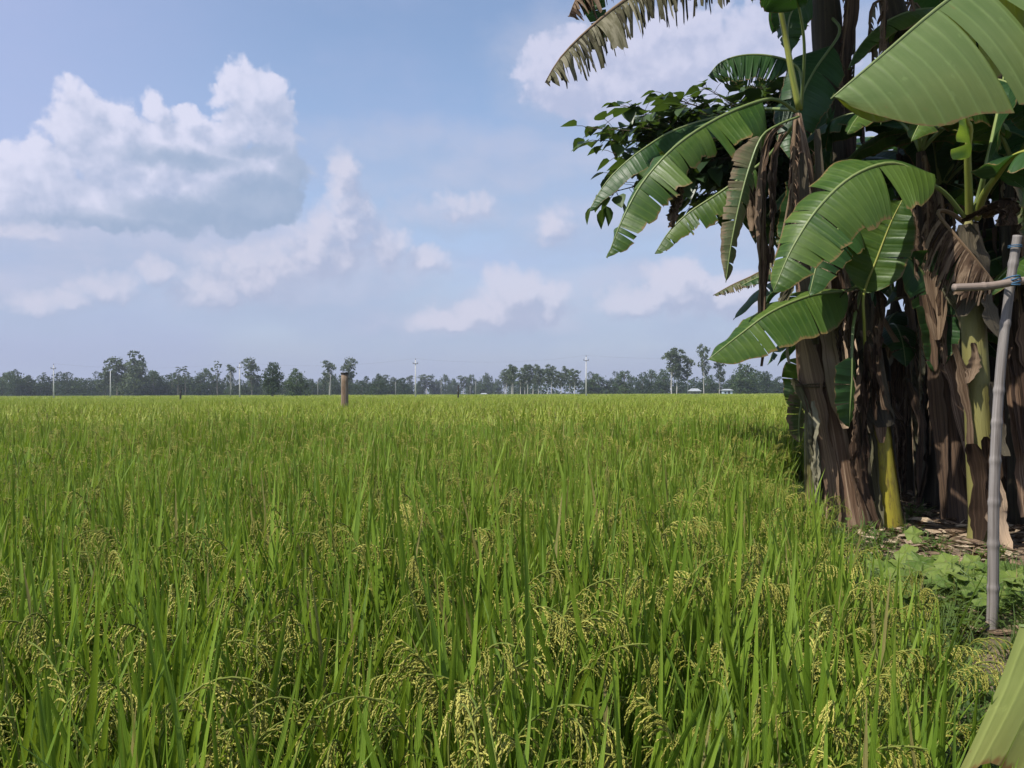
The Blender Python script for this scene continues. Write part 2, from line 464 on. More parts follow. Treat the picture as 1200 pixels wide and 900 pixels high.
def add_sheath(thing, rng, P, f, t0, t1, az, wid=.10, off=.012, mat='dead', curl=.05, name='dry_sheath', loose=.1):
    """a dry leaf sheath lying along the stem, peeling away at its top or bottom end"""
    mb = MB(); n = 18; nv = 4; vs = []; at = []; fs = []; tint = rng.random(); ph = rng.random() * 6
    T = tangents(P); N = len(P) - 1
    end_low = rng.random() < .5
    for i in range(n + 1):
        q = i / n; t = t0 + (t1 - t0) * q
        k = min(N - 1, int(t * N)); fr = t * N - k
        c = P[k].lerp(P[k + 1], fr); tg = T[k]
        r = f(t)
        lift = loose * ((1 - q) ** 4 if end_low else q ** 4) + off
        ww = wid * (.06 + .94 * math.sin(PI * min(1, max(0, q * .96 + .02))) ** .55) * (1 + .25 * math.sin(q * 9 + ph)) * rng.uniform(.8, 1.15)
        for j in range(nv + 1):
            s = j / nv * 2 - 1
            a = az + s * ww / max(r, .03) * .5 + .12 * math.sin(q * 4 + ph)
            rad = r + lift + curl * s * s * (.4 + .6 * math.sin(q * 6 + ph) ** 2)
            d = Vector((math.cos(a), math.sin(a), 0)); d = (d - tg * d.dot(tg)).normalized()
            vs.append(c + d * (rad + rng.uniform(0, .012))); at.append((s * .5 + .5, q * (t1 - t0) * 2.5, tint))
    for i in range(n):
        for j in range(nv):
            q = i * (nv + 1) + j; fs.append((q, q + 1, q + nv + 2, q + nv + 1))
    mb.add(vs, fs, at)
    return part(name, mb, M[mat], thing)

def add_strand(thing, rng, pts, wid=.06, mat='dead', n=26, ribbons=4, name='dead_leaf'):
    """a withered leaf hanging as a twisted bundle of dry ribbons"""
    P = catmull(pts, n); mb = MB()
    T = tangents(P)
    for b in range(ribbons):
        ph = rng.random() * 6.28; tw = rng.uniform(1.0, 3.2) * rng.choice((-1, 1)); tint = rng.random()
        off = Vector((rng.uniform(-1, 1), rng.uniform(-1, 1), 0)) * wid * .35
        e = rng.uniform(.7, 1.0); s0 = rng.uniform(0, .2)
        vs = []; at = []; fs = []; Lr = 0
        for i in range(n + 1):
            q = s0 + (e - s0) * i / n
            k = min(n - 1, int(q * n)); c = P[k].lerp(P[k + 1], q * n - k)
            a = ph + tw * q * 4; x = Vector((math.cos(a), math.sin(a), .0)); y = Vector((-math.sin(a), math.cos(a), 0))
            w = wid * (.35 + .65 * abs(math.sin(q * 7 + ph))) * (1 - .5 * q ** 3) * rng.uniform(.75, 1.2)
            cc = c + off * (1 + .6 * math.sin(q * 6 + ph)) + Vector((rng.uniform(-1, 1), rng.uniform(-1, 1), 0)) * wid * .10
            for s in (-1, 0, 1):
                vs.append(cc + x * (s * w * .5) + y * ((abs(s) - .5) * w * .4)); at.append((s * .4 + .5, q * 2, tint))
        for i in range(n):
            for j in range(2):
                q = i * 3 + j; fs.append((q, q + 1, q + 4, q + 3))
        mb.add(vs, fs, at)
    return part(name, mb, M[mat], thing)

def arch(base, az, L, up=60, down=-70, k=8, bend=1.0):
    """midrib curve leaving base at elevation up and ending at elevation down"""
    pts = [Vector(base)]; d = Vector((math.cos(az), math.sin(az), 0))
    for i in range(k):
        q = (i + .5) / k
        e = R(up + (down - up) * q ** bend)
        pts.append(pts[-1] + (d * math.cos(e) + Vector((0, 0, 1)) * math.sin(e)) * (L / k))
    return pts

def radial_leaf(thing, rng, crown, az, L, up, down, Wd, mat='leaf_dark', rib='rib', name='leaf', pet=.16, **kw):
    A = arch(crown, az, L * (1 + pet), up, down, 12)
    kk = dict(n=34, nv=5, tear=.12, spread=16, gap=.06)
    kk.update(kw)
    h_ = rng.uniform(-10, 15)
    return add_leaf(thing, rng, A[:3], A[2:], Wd, (h_, -40 + rng.uniform(-25, 15)), (h_ - 8, -45 + rng.uniform(-25, 15)), mat, rib, .017, name, True, **kk)

def skirt_leaf(thing, rng, crown, az, L, mat='dead', out=.25):
    """a dead leaf hanging close to the stem"""
    d = Vector((math.cos(az), math.sin(az), 0))
    c = Vector(crown)
    pts = [c, c + d * out * .7 + Vector((0, 0, .02)), c + d * out + Vector((0, 0, -.22)), c + d * (out * .95) + Vector((rng.uniform(-.06, .06), 0, -L * .6)), c + d * (out * .8) + Vector((rng.uniform(-.1, .1), 0, -L))]
    mb = MB(); frond(mb, pts[1:], .15, (-20, -60), (-20, -60), rng, n=26, nv=4, tear=.55, gap=.15, narrow=.15, jag=.5, spread=45, g=.75, wav=.03, slant=.5, p0=.1)
    o = part('dead_leaf', mb, M[mat], thing)
    mb2 = MB(); tube(mb2, catmull(pts, 20), lambda t: .014 * (1 - t) + .003, 6)
    part('midrib', mb2, M['rib_dry'], thing, o)
    return o

G_FRONT = 'banana plants along the front of the clump'

# --- P1: thick brown leaning plant at the field edge
rng = random.Random(11)
P1 = empty('banana_plant', W(992, 622, 7.5), 'thick brown banana plant leaning out over the rice, trunk tied with a cord', 'banana plant', G_FRONT)
st, PP, ff = add_stem(P1, rng, pts_px([(992, 624, 7.5), (977, 520, 7.5), (958, 400, 7.5), (945, 260, 7.5), (935, 135, 7.5)]), lambda t: .185 * (1 + .15 * max(0, 1 - t * 6) ** 2) * (1 - .5 * t), 'stem_brown', 40)
for t0, t1, az, w, mt in ((.02, .55, -2.35, .13, 'stem_red'), (.0, .42, -1.0, .10, 'dead'), (.25, .75, -1.5, .13, 'stem_brown'), (.05, .38, -2.9, .1, 'dead_grey'), (.45, .9, -1.9, .10, 'stem_dark'), (.5, .95, -1.1, .09, 'stem_dark')):
    add_sheath(P1, rng, PP, ff, t0, t1, az, w, mat=mt)
mb = MB(); c = W(952, 452, 7.5); rr = .172
for q in range(2):
    tube(mb, [c + Vector((math.cos(a) * rr, math.sin(a) * rr, .02 * math.sin(a + q) + q * .018)) for a in [2 * PI * i / 24 for i in range(25)]], .007, 6)
part('binding_cord', mb, M['cord'], P1)
add_leaf(P1, rng, [(937, 135, 7.5), (915, 119, 7.4), (893, 119, 7.3)], [(893, 119, 7.3), (845, 138, 7.15), (795, 170, 7.0), (755, 213, 6.95), (730, 258, 6.9), (712, 303, 6.9)], .42, (22, -18), (-52, -80), 'leaf', tears=(.14, .26, .30, .37, .47, .52, .60, .64, .70, .75, .81, .86, .90, .95), fac=(.5, 1.0), jag=.42, p0=.07, tip=5, tw=.8, spread=28, gap=.09)
add_leaf(P1, rng, [(937, 140, 7.6), (905, 180, 8.0), (885, 198, 8.0)], [(885, 198, 8.0), (845, 226, 8.0), (808, 250, 8.0), (785, 272, 8.0), (768, 298, 8.0)], .27, (-15, -55), (-55, -80), 'leaf', tear=.25, jag=.3, gap=.12, spread=18, tip=5)
add_leaf(P1, rng, [(935, 130, 7.7), (880, 130, 8.3)], [(880, 130, 8.3), (800, 150, 8.3), (755, 175, 8.2), (722, 202, 8.2), (703, 226, 8.2), (690, 250, 8.2)], .27, (-20, -60), (-50, -80), 'leaf_dark', tear=.14, jag=.2, gap=.1, tip=5)
add_leaf(P1, rng, [(937, 138, 7.2), (912, 148, 7.0), (893, 162, 6.95)], [(893, 162, 6.95), (878, 200, 6.9), (866, 245, 6.88), (857, 290, 6.86), (851, 332, 6.86)], .23, (-8, -35), (-10, -65), 'leaf_half', 'rib', r0=.008, roll=90, tear=.16, jag=.3, gap=.1, fac=(.75, 1.0), label='drooping half-dead leaf with pale midrib')
add_leaf(P1, rng, [(940, 130, 7.8), (940, 90, 8.0), (928, 74, 8.0)], [(928, 74, 8.0), (900, 66, 8.0), (870, 66, 8.0), (846, 74, 8.0), (831, 90, 8.0)], .30, (-60, -85), (-60, -84), 'leaf_dark', tear=.6, jag=.12, gap=.2, spread=9, tip=6)
add_leaf(P1, rng, [(938, 130, 7.3), (930, 90, 7.25), (922, 45, 7.2), (914, 0, 7.1), (908, -30, 7.1)], [(908, -30, 7.1), (893, -85, 7.1), (862, -120, 7.1), (815, -135, 7.0), (770, -120, 7.0)], .42, (0, -50), (-30, -75), 'leaf', 'rib_yellow', r0=.027, tear=.08, p0=.1)
add_leaf(P1, rng, [(940, 130, 7.5), (944, 60, 7.2), (938, 10, 7.0)], [(938, 10, 7.0), (926, -24, 6.8), (908, -34, 6.6), (893, -24, 6.5), (882, 2, 6.45)], .34, (-25, -70), (-40, -80), 'leaf_dark', r0=.013, tear=.08)
add_leaf(P1, rng, [(938, 140, 7.6), (925, 240, 7.9), (908, 305, 8.0)], [(908, 305, 8.0), (886, 322, 8.0), (860, 334, 8.0), (836, 347, 8.0)], .15, (-30, -80), (-30, -80), 'leaf_half', 'rib_dry', tear=.6, gap=.25, narrow=.1, jag=.35, spread=20)
add_leaf(P1, rng, [(940, 260, 7.8), (915, 320, 7.8)], [(915, 320, 7.8), (890, 326, 7.8), (868, 336, 7.8)], .10, (5, -20), (-35, -60), 'leaf_dark', tear=.05)
# dead leaves dangling from its crown
add_strand(P1, rng, pts_px([(925, 140, 7.2), (900, 165, 7.1), (893, 230, 7.1), (894, 330, 7.1), (892, 440, 7.1)]), .062, 'dead', ribbons=5)
add_strand(P1, rng, pts_px([(925, 150, 7.3), (908, 190, 7.2), (907, 260, 7.2), (904, 330, 7.2)]), .065, 'dead', ribbons=4)
add_strand(P1, rng, pts_px([(940, 300, 7.2), (916, 360, 7.1), (923, 400, 7.1), (926, 436, 7.1)]), .065, 'dead_grey', ribbons=4)
add_strand(P1, rng, pts_px([(885, 150, 7.3), (880, 210, 7.25), (884, 262, 7.25), (880, 300, 7.2)]), .07, 'dead', ribbons=4)
add_strand(P1, rng, pts_px([(800, 215, 7.0), (795, 240, 7.0), (792, 270, 7.0)]), .10, 'dead', ribbons=5)
add_strand(P1, rng, pts_px([(950, 470, 7.25), (951, 510, 7.2), (956, 570, 7.2), (962, 620, 7.2)]), .07, 'dead_grey', ribbons=4)
for k in range(1):
    a = rng.uniform(-2.2, -.2)
    skirt_leaf(P1, rng, W(936, 150, 7.5), a, rng.uniform(.9, 1.7), rng.choice(('dead', 'dead_grey')), .2)

# --- P0: tall dark plant behind, crown above the picture
rng = random.Random(12)
P0 = empty('banana_plant', Vector((W(1015, 600, 9.0).x, 9.0, 0)), 'tall dark banana plant behind the leaning one, with a ragged grey dead frond up high', 'banana plant', G_FRONT)
st, PP, ff = add_stem(P0, rng, [Vector((W(1015, 600, 9.0).x, 9.0, -.05))] + pts_px([(1000, 400, 9.0), (985, 220, 9.0), (972, 60, 8.9), (966, -80, 8.8)]), lambda t: .20 * (1 - .3 * t), 'stem_dark', 40)
for k in range(8):
    t0 = rng.uniform(.1, .6); add_sheath(P0, rng, PP, ff, t0, min(.98, t0 + rng.uniform(.2, .4)), rng.uniform(-2.9, -.3), .14, mat=rng.choice(('dead', 'stem_brown', 'stem_red')), loose=.2)
add_leaf(P0, rng, [(965, -85, 8.8), (920, -72, 8.3), (880, -45, 8.0)], [(880, -45, 8.0), (805, -28, 7.8), (742, -4, 7.65), (692, 34, 7.55), (658, 68, 7.5), (640, 97, 7.5)], .46, (-50, -86), (-50, -86), 'dead_grey', 'rib_dry', .03, 'dead_leaf', n=90, tear=.75, gap=.25, narrow=.12, jag=.55, spread=22, g=.6, wav=.03, tip=8, nv=5)
add_leaf(P0, rng, [(965, -85, 8.8), (900, -110, 8.2)], [(900, -110, 8.2), (800, -95, 7.9), (730, -60, 7.7), (685, -15, 7.6), (668, 20, 7.6)], .42, (-50, -86), (-50, -86), 'dead', 'rib_dry', .03, 'dead_leaf', n=80, tear=.75, gap=.25, narrow=.12, jag=.5, spread=22, g=.6, wav=.03, tip=8, nv=5)
add_leaf(P0, rng, [(700, -70, 7.7), (690, -30, 7.7)], [(690, -30, 7.7), (697, 10, 7.7), (704, 30, 7.7), (708, 48, 7.7)], .14, (-10, -30), (-10, -30), 'leaf_dark', 'rib_dry', .02, roll=90, tear=.1)
for pet, bl, w, ro in (([(975, 20, 8.8), (985, 40, 8.5)], [(975, 55, 8.4), (955, 85, 8.2), (938, 125, 8.1), (930, 190, 8.0)], .36, 40), 
                       ([(972, 60, 8.9), (962, 80, 8.6)], [(968, 110, 8.5), (975, 160, 8.4), (972, 215, 8.4), (966, 262, 8.4)], .34, 80), ([(975, 0, 8.8), (960, -20, 8.6)], [(950, -15, 8.5), (932, 10, 8.4), (925, 35, 8.4), (928, 60, 8.4)], .28, 70),
                       ([(985, 220, 8.9), (1000, 200, 8.6)], [(1005, 215, 8.5), (1015, 260, 8.4), (1020, 310, 8.4), (1015, 370, 8.4)], .34, 80), ([(985, 200, 8.9), (960, 190, 8.6)], [(950, 210, 8.5), (940, 250, 8.4), (935, 290, 8.4), (936, 330, 8.4)], .30, 85)):
    add_leaf(P0, rng, pet, bl, w, (0, -40), (0, -40), 'leaf_dark', r0=.014, roll=ro, tear=.12, jag=.2)
for k, (az, up) in enumerate(((2.6, 55), (-2.6, 60), (-1.9, 50), (-1.2, 62), (-.4, 50), (.5, 60), (1.4, 50), (-1.55, 72))):
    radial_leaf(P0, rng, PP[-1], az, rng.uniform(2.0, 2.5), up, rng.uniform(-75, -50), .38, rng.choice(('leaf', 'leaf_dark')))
for az, up, L in ((-2.35, 38, 3.3), (-2.05, 30, 3.1), (-1.75, 40, 2.9), (-2.7, 34, 3.2), (-1.45, 34, 3.0), (-2.2, 52, 3.0)):  # long leaves out of view, added to shade the inside of the clump
    radial_leaf(P0, rng, PP[-1], az, L, up, -42, .44, 'leaf')
for k in range(5):
    skirt_leaf(P0, rng, PP[rng.choice((30, 33, 36, 39, 40))], rng.uniform(-3.0, .2), rng.uniform(1.0, 2.0), rng.choice(('dead', 'dead', 'dead_grey')), .3)

# --- P2: slim plant with a bright yellow stem foot
rng = random.Random(13)
P2 = empty('banana_plant', W(1044, 620, 7.4), 'slim banana plant with a bright yellow stem foot', 'banana plant', G_FRONT)
stem_pts = pts_px([(1045, 625, 7.4), (1037, 560, 7.4), (1028, 480, 7.4), (1018, 400, 7.4), (1008, 330, 7.4)])
st, PP, ff = add_stem(P2, rng, stem_pts, lambda t: .098 * (1 - .25 * t), 'stem_yellow', 30, lobes=.04)
for t0, t1, az, w, mt in ((.42, .98, -1.6, .30, 'stem_dark'), (.40, .95, -2.6, .2, 'stem_dark'), (.45, .9, -.6, .2, 'stem_dark'), (.02, .5, -2.75, .09, 'dead_grey'), (.02, .6, -.35, .08, 'stem_dark'), (.36, .8, -1.9, .1, 'stem_brown')):  # wide dark upper sheaths put the leaf shade into the stem's colour
    add_sheath(P2, rng, PP, ff, t0, t1, az, w, mat=mt, off=.006, curl=.01, loose=.03)
add_leaf(P2, rng, [(1010, 345, 7.4), (1005, 338, 7.3), (992, 342, 7.2)], [(992, 342, 7.2), (952, 347, 7.1), (905, 366, 7.0), (866, 394, 6.95), (829, 423, 6.9)], .37, (30, 0), (-54, -76), 'leaf', tears=(.31, .62, .7), jag=.08, fac=(.55, 1.0), spread=7, tip=3.6, gap=.03)
add_leaf(P2, rng, [(1014, 420, 7.3), (1013, 380, 7.1), (1013, 345, 7.05)], [(1013, 345, 7.05), (1028, 305, 7.0), (1044, 264, 6.95), (1058, 236, 6.9)], .27, (-6, -28), (0, -22), 'leaf', 'rib_yellow', r0=.012, roll=90, tear=.04, tip=4, p0=.2, label='young upright leaf with pale midrib')
add_leaf(P2, rng, [(1010, 340, 7.4), (1015, 290, 7.3), (1003, 262, 7.1)], [(1003, 262, 7.1), (985, 268, 6.95), (962, 300, 6.85), (948, 350, 6.8)], .28, (-10, -50), (-40, -70), 'leaf_dark', tear=.1)
add_leaf(P2, rng, [(1010, 338, 7.4), (1000, 385, 7.1)], [(1000, 420, 7.05), (998, 450, 7.03), (996, 480, 7.03), (995, 502, 7.04)], .2, (-10, -30), (-10, -30), 'leaf_dark', roll=90, tear=.05, tip=5)
add_leaf(P2, rng, [(1008, 335, 7.4), (1030, 290, 7.5), (1062, 300, 7.6)], [(1062, 300, 7.6), (1090, 335, 7.6), (1098, 385, 7.6), (1096, 440, 7.6)], .3, (-10, -40), (-10, -40), 'leaf_dark', roll=80, tear=.1)
for x0, y0, y1 in ((1000, 350, 470), (985, 345, 440), (1030, 350, 520), (1016, 400, 590), (1002, 480, 600)):
    add_strand(P2, rng, pts_px([(1010, 340 if y0 < 400 else y0 - 20, 7.3), (x0, y0, 7.2), (x0 - 3, (y0 + y1) / 2, 7.2), (x0 + 2, y1, 7.2)]), .07, rng.choice(('dead', 'dead_grey')), ribbons=4)

# --- P3: brown plant with an orange-lit edge
rng = random.Random(14)
P3 = empty('banana_plant', W(1124, 617, 7.7), 'red-brown banana plant between the yellow foot and the greenish stem', 'banana plant', G_FRONT)
st, PP, ff = add_stem(P3, rng, pts_px([(1126, 620, 7.7), (1117, 540, 7.7), (1106, 440, 7.7), (1094, 320, 7.7), (1080, 180, 7.7)]), lambda t: .15 * (1 + .3 * max(0, 1 - t * 8) ** 2) * (1 - .35 * t), 'stem_red', 34)
for t0, t1, az, w, mt in ((.03, .62, -2.5, .10, 'stem_red'), (.15, .7, -1.5, .12, 'stem_brown'), (.0, .3, -1.2, .1, 'dead'), (.3, .8, -.9, .12, 'stem_dark'), (.5, .95, -2.0, .12, 'dead'), (.0, .5, -.4, .1, 'dead_grey')):
    add_sheath(P3, rng, PP, ff, t0, t1, az, w, mat=mt)
for k in range(3):
    skirt_leaf(P3, rng, PP[rng.choice((26, 30, 33))], rng.uniform(-3.0, -.1), rng.uniform(.8, 1.6), 'dead', .22)
for k, (az, up) in enumerate(((-2.2, 60), (-1.3, 70), (-.3, 55), (1.0, 60), (2.4, 75))):
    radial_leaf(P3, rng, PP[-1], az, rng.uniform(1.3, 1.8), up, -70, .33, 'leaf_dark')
add_strand(P3, rng, pts_px([(1100, 330, 7.4), (1128, 380, 7.3), (1131, 440, 7.3), (1134, 500, 7.3)]), .06, 'dead_grey', ribbons=4)

# --- P4: greenish-yellow stem with the broad leaf and petioles
rng = random.Random(15)
P4 = empty('banana_plant', W(1154, 640, 6.7), 'banana plant with a patchy yellow-green stem just behind the bamboo post', 'banana plant', G_FRONT)
st, PP, ff = add_stem(P4, rng, pts_px([(1155, 642, 6.7), (1150, 560, 6.7), (1145, 460, 6.7), (1140, 360, 6.7), (1134, 258, 6.7)]), lambda t: .112 * (1 + .3 * max(0, 1 - t * 8) ** 2) * (1 - .3 * t), 'stem_green', 34, lobes=.05)
for t0, t1, az, w, mt in ((.0, .32, -2.3, .09, 'dead'), (.0, .25, -1.4, .10, 'stem_brown'), (.28, .5, -1.2, .1, 'stem_dark'), (.5, .62, -2.2, .05, 'dead'), (.62, .98, -1.0, .14, 'stem_dark'), (.1, .6, -.3, .06, 'dead'), (.7, .98, -2.3, .1, 'stem_dark'), (.3, .62, -2.6, .05, 'dead'), (.12, .34, -1.8, .05, 'dead')):
    add_sheath(P4, rng, PP, ff, t0, t1, az, w, mat=mt)
add_leaf(P4, rng, [(1132, 258, 6.7), (1110, 230, 6.6), (1090, 216, 6.5)], [(1096, 206, 6.5), (1050, 193, 6.4), (1003, 206, 6.3), (962, 242, 6.25), (930, 290, 6.2), (906, 344, 6.2)], .45, (42, 8), (-50, -76), 'leaf', 'rib', .016, tears=(.28, .52, .62, .70, .78, .84), fac=(.60, 1.0), spread=13, jag=.10, gap=.06, p0=.12, tip=3.2, label='broad arching leaf')
add_leaf(P4, rng, [(1137, 258, 6.7), (1136, 220, 6.55), (1135, 180, 6.4), (1138, 152, 6.3)], [(1137, 186, 6.3), (1133, 140, 6.2), (1130, 90, 6.1), (1125, 30, 6.1)], .40, (5, -15), (5, -15), 'leaf_fresh', 'rib_yellow', .03, roll=90, tear=.03, p0=.03)
add_leaf(P4, rng, [(1145, 258, 6.7), (1153, 232, 6.5), (1168, 210, 6.3)], [(1168, 210, 6.3), (1190, 185, 6.1), (1225, 178, 5.9), (1262, 200, 5.8)], .4, (-10, -45), (-30, -65), 'leaf_dark', 'rib_yellow', .03, tear=.06)
add_leaf(P4, rng, [(1140, 258, 6.7), (1150, 225, 6.6), (1156, 200, 6.5)], [(1156, 200, 6.5), (1165, 160, 6.6), (1175, 110, 6.9), (1180, 70, 7.2)], .3, (-10, -30), (-10, -30), 'leaf_dark', 'stem_red' if False else 'rib', .02, roll=70, tear=.1)
add_leaf(P4, rng, [(1130, 262, 6.7), (1112, 250, 6.65), (1100, 252, 6.6)], [(1100, 252, 6.6), (1122, 280, 6.55), (1146, 308, 6.5), (1168, 336, 6.5)], .42, (-60, -85), (-60, -85), 'dead', 'rib_dry', .016, 'dead_leaf', n=60, tear=.7, gap=.2, narrow=.1, jag=.4, spread=20, g=.7, wav=.03, tip=8, label='dead brown frond hanging in strips')
add_strand(P4, rng, pts_px([(1142, 262, 6.6), (1180, 235, 6.3), (1178, 262, 6.3), (1182, 282, 6.3)]), .12, 'dead', ribbons=6)

# --- P5: dark plant at the right, partly behind the bamboo
rng = random.Random(16)
P5 = empty('banana_plant', W(1205, 615, 7.6), 'dark banana plant hung with dry leaves, right of the bamboo post', 'banana plant', G_FRONT)
st, PP, ff = add_stem(P5, rng, pts_px([(1206, 620, 7.6), (1202, 500, 7.6), (1196, 350, 7.6), (1190, 200, 7.6)]), lambda t: .17 * (1 - .3 * t), 'stem_dark', 30)
for k in range(5): add_sheath(P5, rng, PP, ff, rng.uniform(0, .4), rng.uniform(.5, .95), rng.uniform(-2.8, -.6), .13, mat=rng.choice(('stem_red', 'dead', 'stem_brown')))
for k in range(4): skirt_leaf(P5, rng, PP[rng.choice((20, 24, 28, 30))], rng.uniform(-3.1, .1), rng.uniform(.8, 1.8), 'dead', .25)
for k, az in enumerate((-2.5, -1.7, -.9, 0.1, 1.2, 2.6)):
    radial_leaf(P5, rng, PP[-1], az, rng.uniform(1.5, 2.1), rng.uniform(45, 70), rng.uniform(-75, -55), .36, rng.choice(('leaf', 'leaf_dark')))
add_leaf(P5, rng, [(1192, 215, 7.4), (1200, 225, 6.9)], [(1200, 228, 6.6), (1199, 248, 6.5), (1203, 268, 6.5), (1206, 285, 6.5)], .16, (-10, -30), (-10, -30), 'leaf_half', roll=90, tear=.15)

# --- P6: tall plant whose forked dark stem shows at the top
rng = random.Random(17)
b6 = Vector((W(1095, 590, 9.4).x, 9.4, 0))
P6 = empty('banana_plant', b6, 'tall banana plant deep in the clump, dark stem slanting up out of view', 'banana plant', G_FRONT)
st, PP, ff = add_stem(P6, rng, [b6 + Vector((0, 0, -.05))] + pts_px([(1088, 420, 9.3), (1075, 220, 9.0), (1058, 60, 8.8), (1030, -60, 8.6)]), lambda t: .2 * (1 - .3 * t), 'stem_dark', 40)
for k in range(6):
    t0 = rng.uniform(.3, .7); add_sheath(P6, rng, PP, ff, t0, t0 + .25, rng.uniform(-2.9, -.3), .14, mat=rng.choice(('dead', 'stem_red')), loose=.2)
for k, az in enumerate((2.9, -2.5, -1.9, -1.3, -.7, .0, .8, 1.8)):
    radial_leaf(P6, rng, PP[-1], az, rng.uniform(1.9, 2.5), rng.uniform(40, 70), rng.uniform(-75, -50), .40, rng.choice(('leaf', 'leaf_dark')))
for k in range(5):
    skirt_leaf(P6, rng, PP[rng.choice((22, 27, 32, 36, 40))], rng.uniform(-3.0, .2), rng.uniform(1.2, 2.2), rng.choice(('dead', 'dead_grey')), .3)

# --- back rows: two kinds of plant copied about
G_BACK = 'banana plants in the dark interior of the clump'
LB = 'dark banana plant in the shade behind the front stems'
def back_plant(seed, H, nleaf, ndead):
    rng = random.Random(seed)
    t = empty('banana_plant', (0, 0, 0), LB, 'banana plant', G_BACK)
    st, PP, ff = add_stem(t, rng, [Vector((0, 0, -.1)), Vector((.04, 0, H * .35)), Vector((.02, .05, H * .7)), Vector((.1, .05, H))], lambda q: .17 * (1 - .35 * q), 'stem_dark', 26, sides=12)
    for k in range(6):
        t0 = rng.uniform(0, .6); add_sheath(t, rng, PP, ff, t0, min(.98, t0 + rng.uniform(.2, .45)), rng.uniform(0, 6.28), .14, mat=rng.choice(('dead', 'stem_brown', 'stem_dark', 'stem_red')), loose=.15)
    for k in range(nleaf):
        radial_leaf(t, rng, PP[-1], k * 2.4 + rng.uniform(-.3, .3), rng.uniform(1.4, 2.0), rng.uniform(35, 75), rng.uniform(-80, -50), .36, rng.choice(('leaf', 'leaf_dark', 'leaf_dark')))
    for k in range(ndead):
        skirt_leaf(t, rng, PP[rng.choice((14, 18, 21, 24, 26))], rng.uniform(0, 6.28), rng.uniform(1.0, 2.1), rng.choice(('dead', 'dead', 'dead_grey')), .3)
    return t
protos = [back_plant(31, 3.3, 11, 8), back_plant(32, 4.6, 12, 8), back_plant(33, 2.3, 10, 6)]
spots = [(4.35, 8.7, 0, .3, 1), (5.0, 8.4, 1, 1.9, 1), (5.3, 9.6, 0, 4.0, 1), (4.7, 10.2, 2, 2.2, 1), (5.9, 8.9, 2, .9, 1.05), (6.2, 10.2, 1, 3.3, .95),
         (5.6, 7.9, 2, 5.2, .95), (6.6, 7.6, 0, 2.6, 1), (5.3, 11.1, 1, 5.5, .9), (6.9, 9.3, 1, 1.1, 1), (7.4, 8.2, 2, 3.9, 1), (4.25, 9.7, 2, 1.2, .75), (7.6, 10.6, 0, .2, 1.0)]
used = set()
for x, y, k, rz, s in spots:
    o = protos[k] if k not in used else copy_tree(protos[k])
    used.add(k)
    o.location = (x, y, gz(x, y)); o.rotation_euler = (0, 0, rz); o.scale = (s, s, s)

# --- near plant outside the right edge of the picture: its big pale leaf hangs in at the top
rng = random.Random(18)
PN = empty('banana_plant', (2.75, 3.5, gz(2.75, 3.5)), 'large pale banana leaf hanging in close at the top, its plant just out of view', 'banana plant')
cr = Vector((2.72, 3.45, 2.25))
st, PP, ff = add_stem(PN, rng, [Vector((2.75, 3.5, -.05)), Vector((2.78, 3.5, 1.0)), cr], lambda t: .13 * (1 - .3 * t), 'stem_green', 24)
for k in range(4): add_sheath(PN, rng, PP, ff, rng.uniform(0, .4), rng.uniform(.5, .9), rng.uniform(0, 6.28), .12, mat=rng.choice(('dead', 'stem_brown')))
Bd = [W(1375, -35, 3.3), W(1300, -80, 3.25), W(1215, -66, 3.2), W(1115, 0, 3.08), W(1040, 62, 3.02), W(975, 117, 2.98)]
add_leaf(PN, rng, [cr, cr + Vector((-.08, 0, .3)), Bd[0]], Bd, .64, (-66, -88), (-46, -74), 'leaf_pale', 'rib', .012, world=True, n=60, nv=9, tears=(.575, .685), slant=.24, spread=20, jag=.10, gap=.05, p0=.1, tip=3.2, tw=.66, fac=(.72, 1.0), wav=.012, label='big pale leaf folded along its midrib')
for az, up, L in ((-.3, 60, 1.7), (.9, 55, 1.6), (.3, 62, 1.5)):
    radial_leaf(PN, rng, cr, az, L, up, -60, .36, 'leaf')
# --- low sucker at the lower right corner: a torn pale leaf
PR = empty('banana_sucker', (1.85, 1.75, gz(1.85, 1.75)), 'torn pale leaf end of a low banana sucker in the bottom corner', 'banana plant')
cr = Vector((1.83, 1.75, .55))
st, PP, ff = add_stem(PR, rng, [Vector((1.85, 1.75, -.05)), Vector((1.84, 1.75, .3)), cr], lambda t: .06 * (1 - .3 * t), 'stem_green', 14)
add_leaf(PR, rng, [cr, Vector((1.82, 1.74, .68)), Vector((1.66, 1.68, .73))], [Vector((1.66, 1.68, .73)), Vector((1.42, 1.62, .748)), Vector((1.17, 1.55, .765)), Vector((.885, 1.49, .79))], .315, (-78, -88), (-52, -64), 'leaf_torn', 'rib', .012, world=True, n=44, nv=9, tears=(.45, .74), slant=.92, spread=9, jag=.06, gap=.06, p0=.15, tip=0, wav=.022, fac=(0, 1.0))
for az, up in ((.2, 60), (1.6, 65), (-1.2, 70)):
    radial_leaf(PR, rng, cr, az, .7, up, -50, .16, 'leaf_pale')

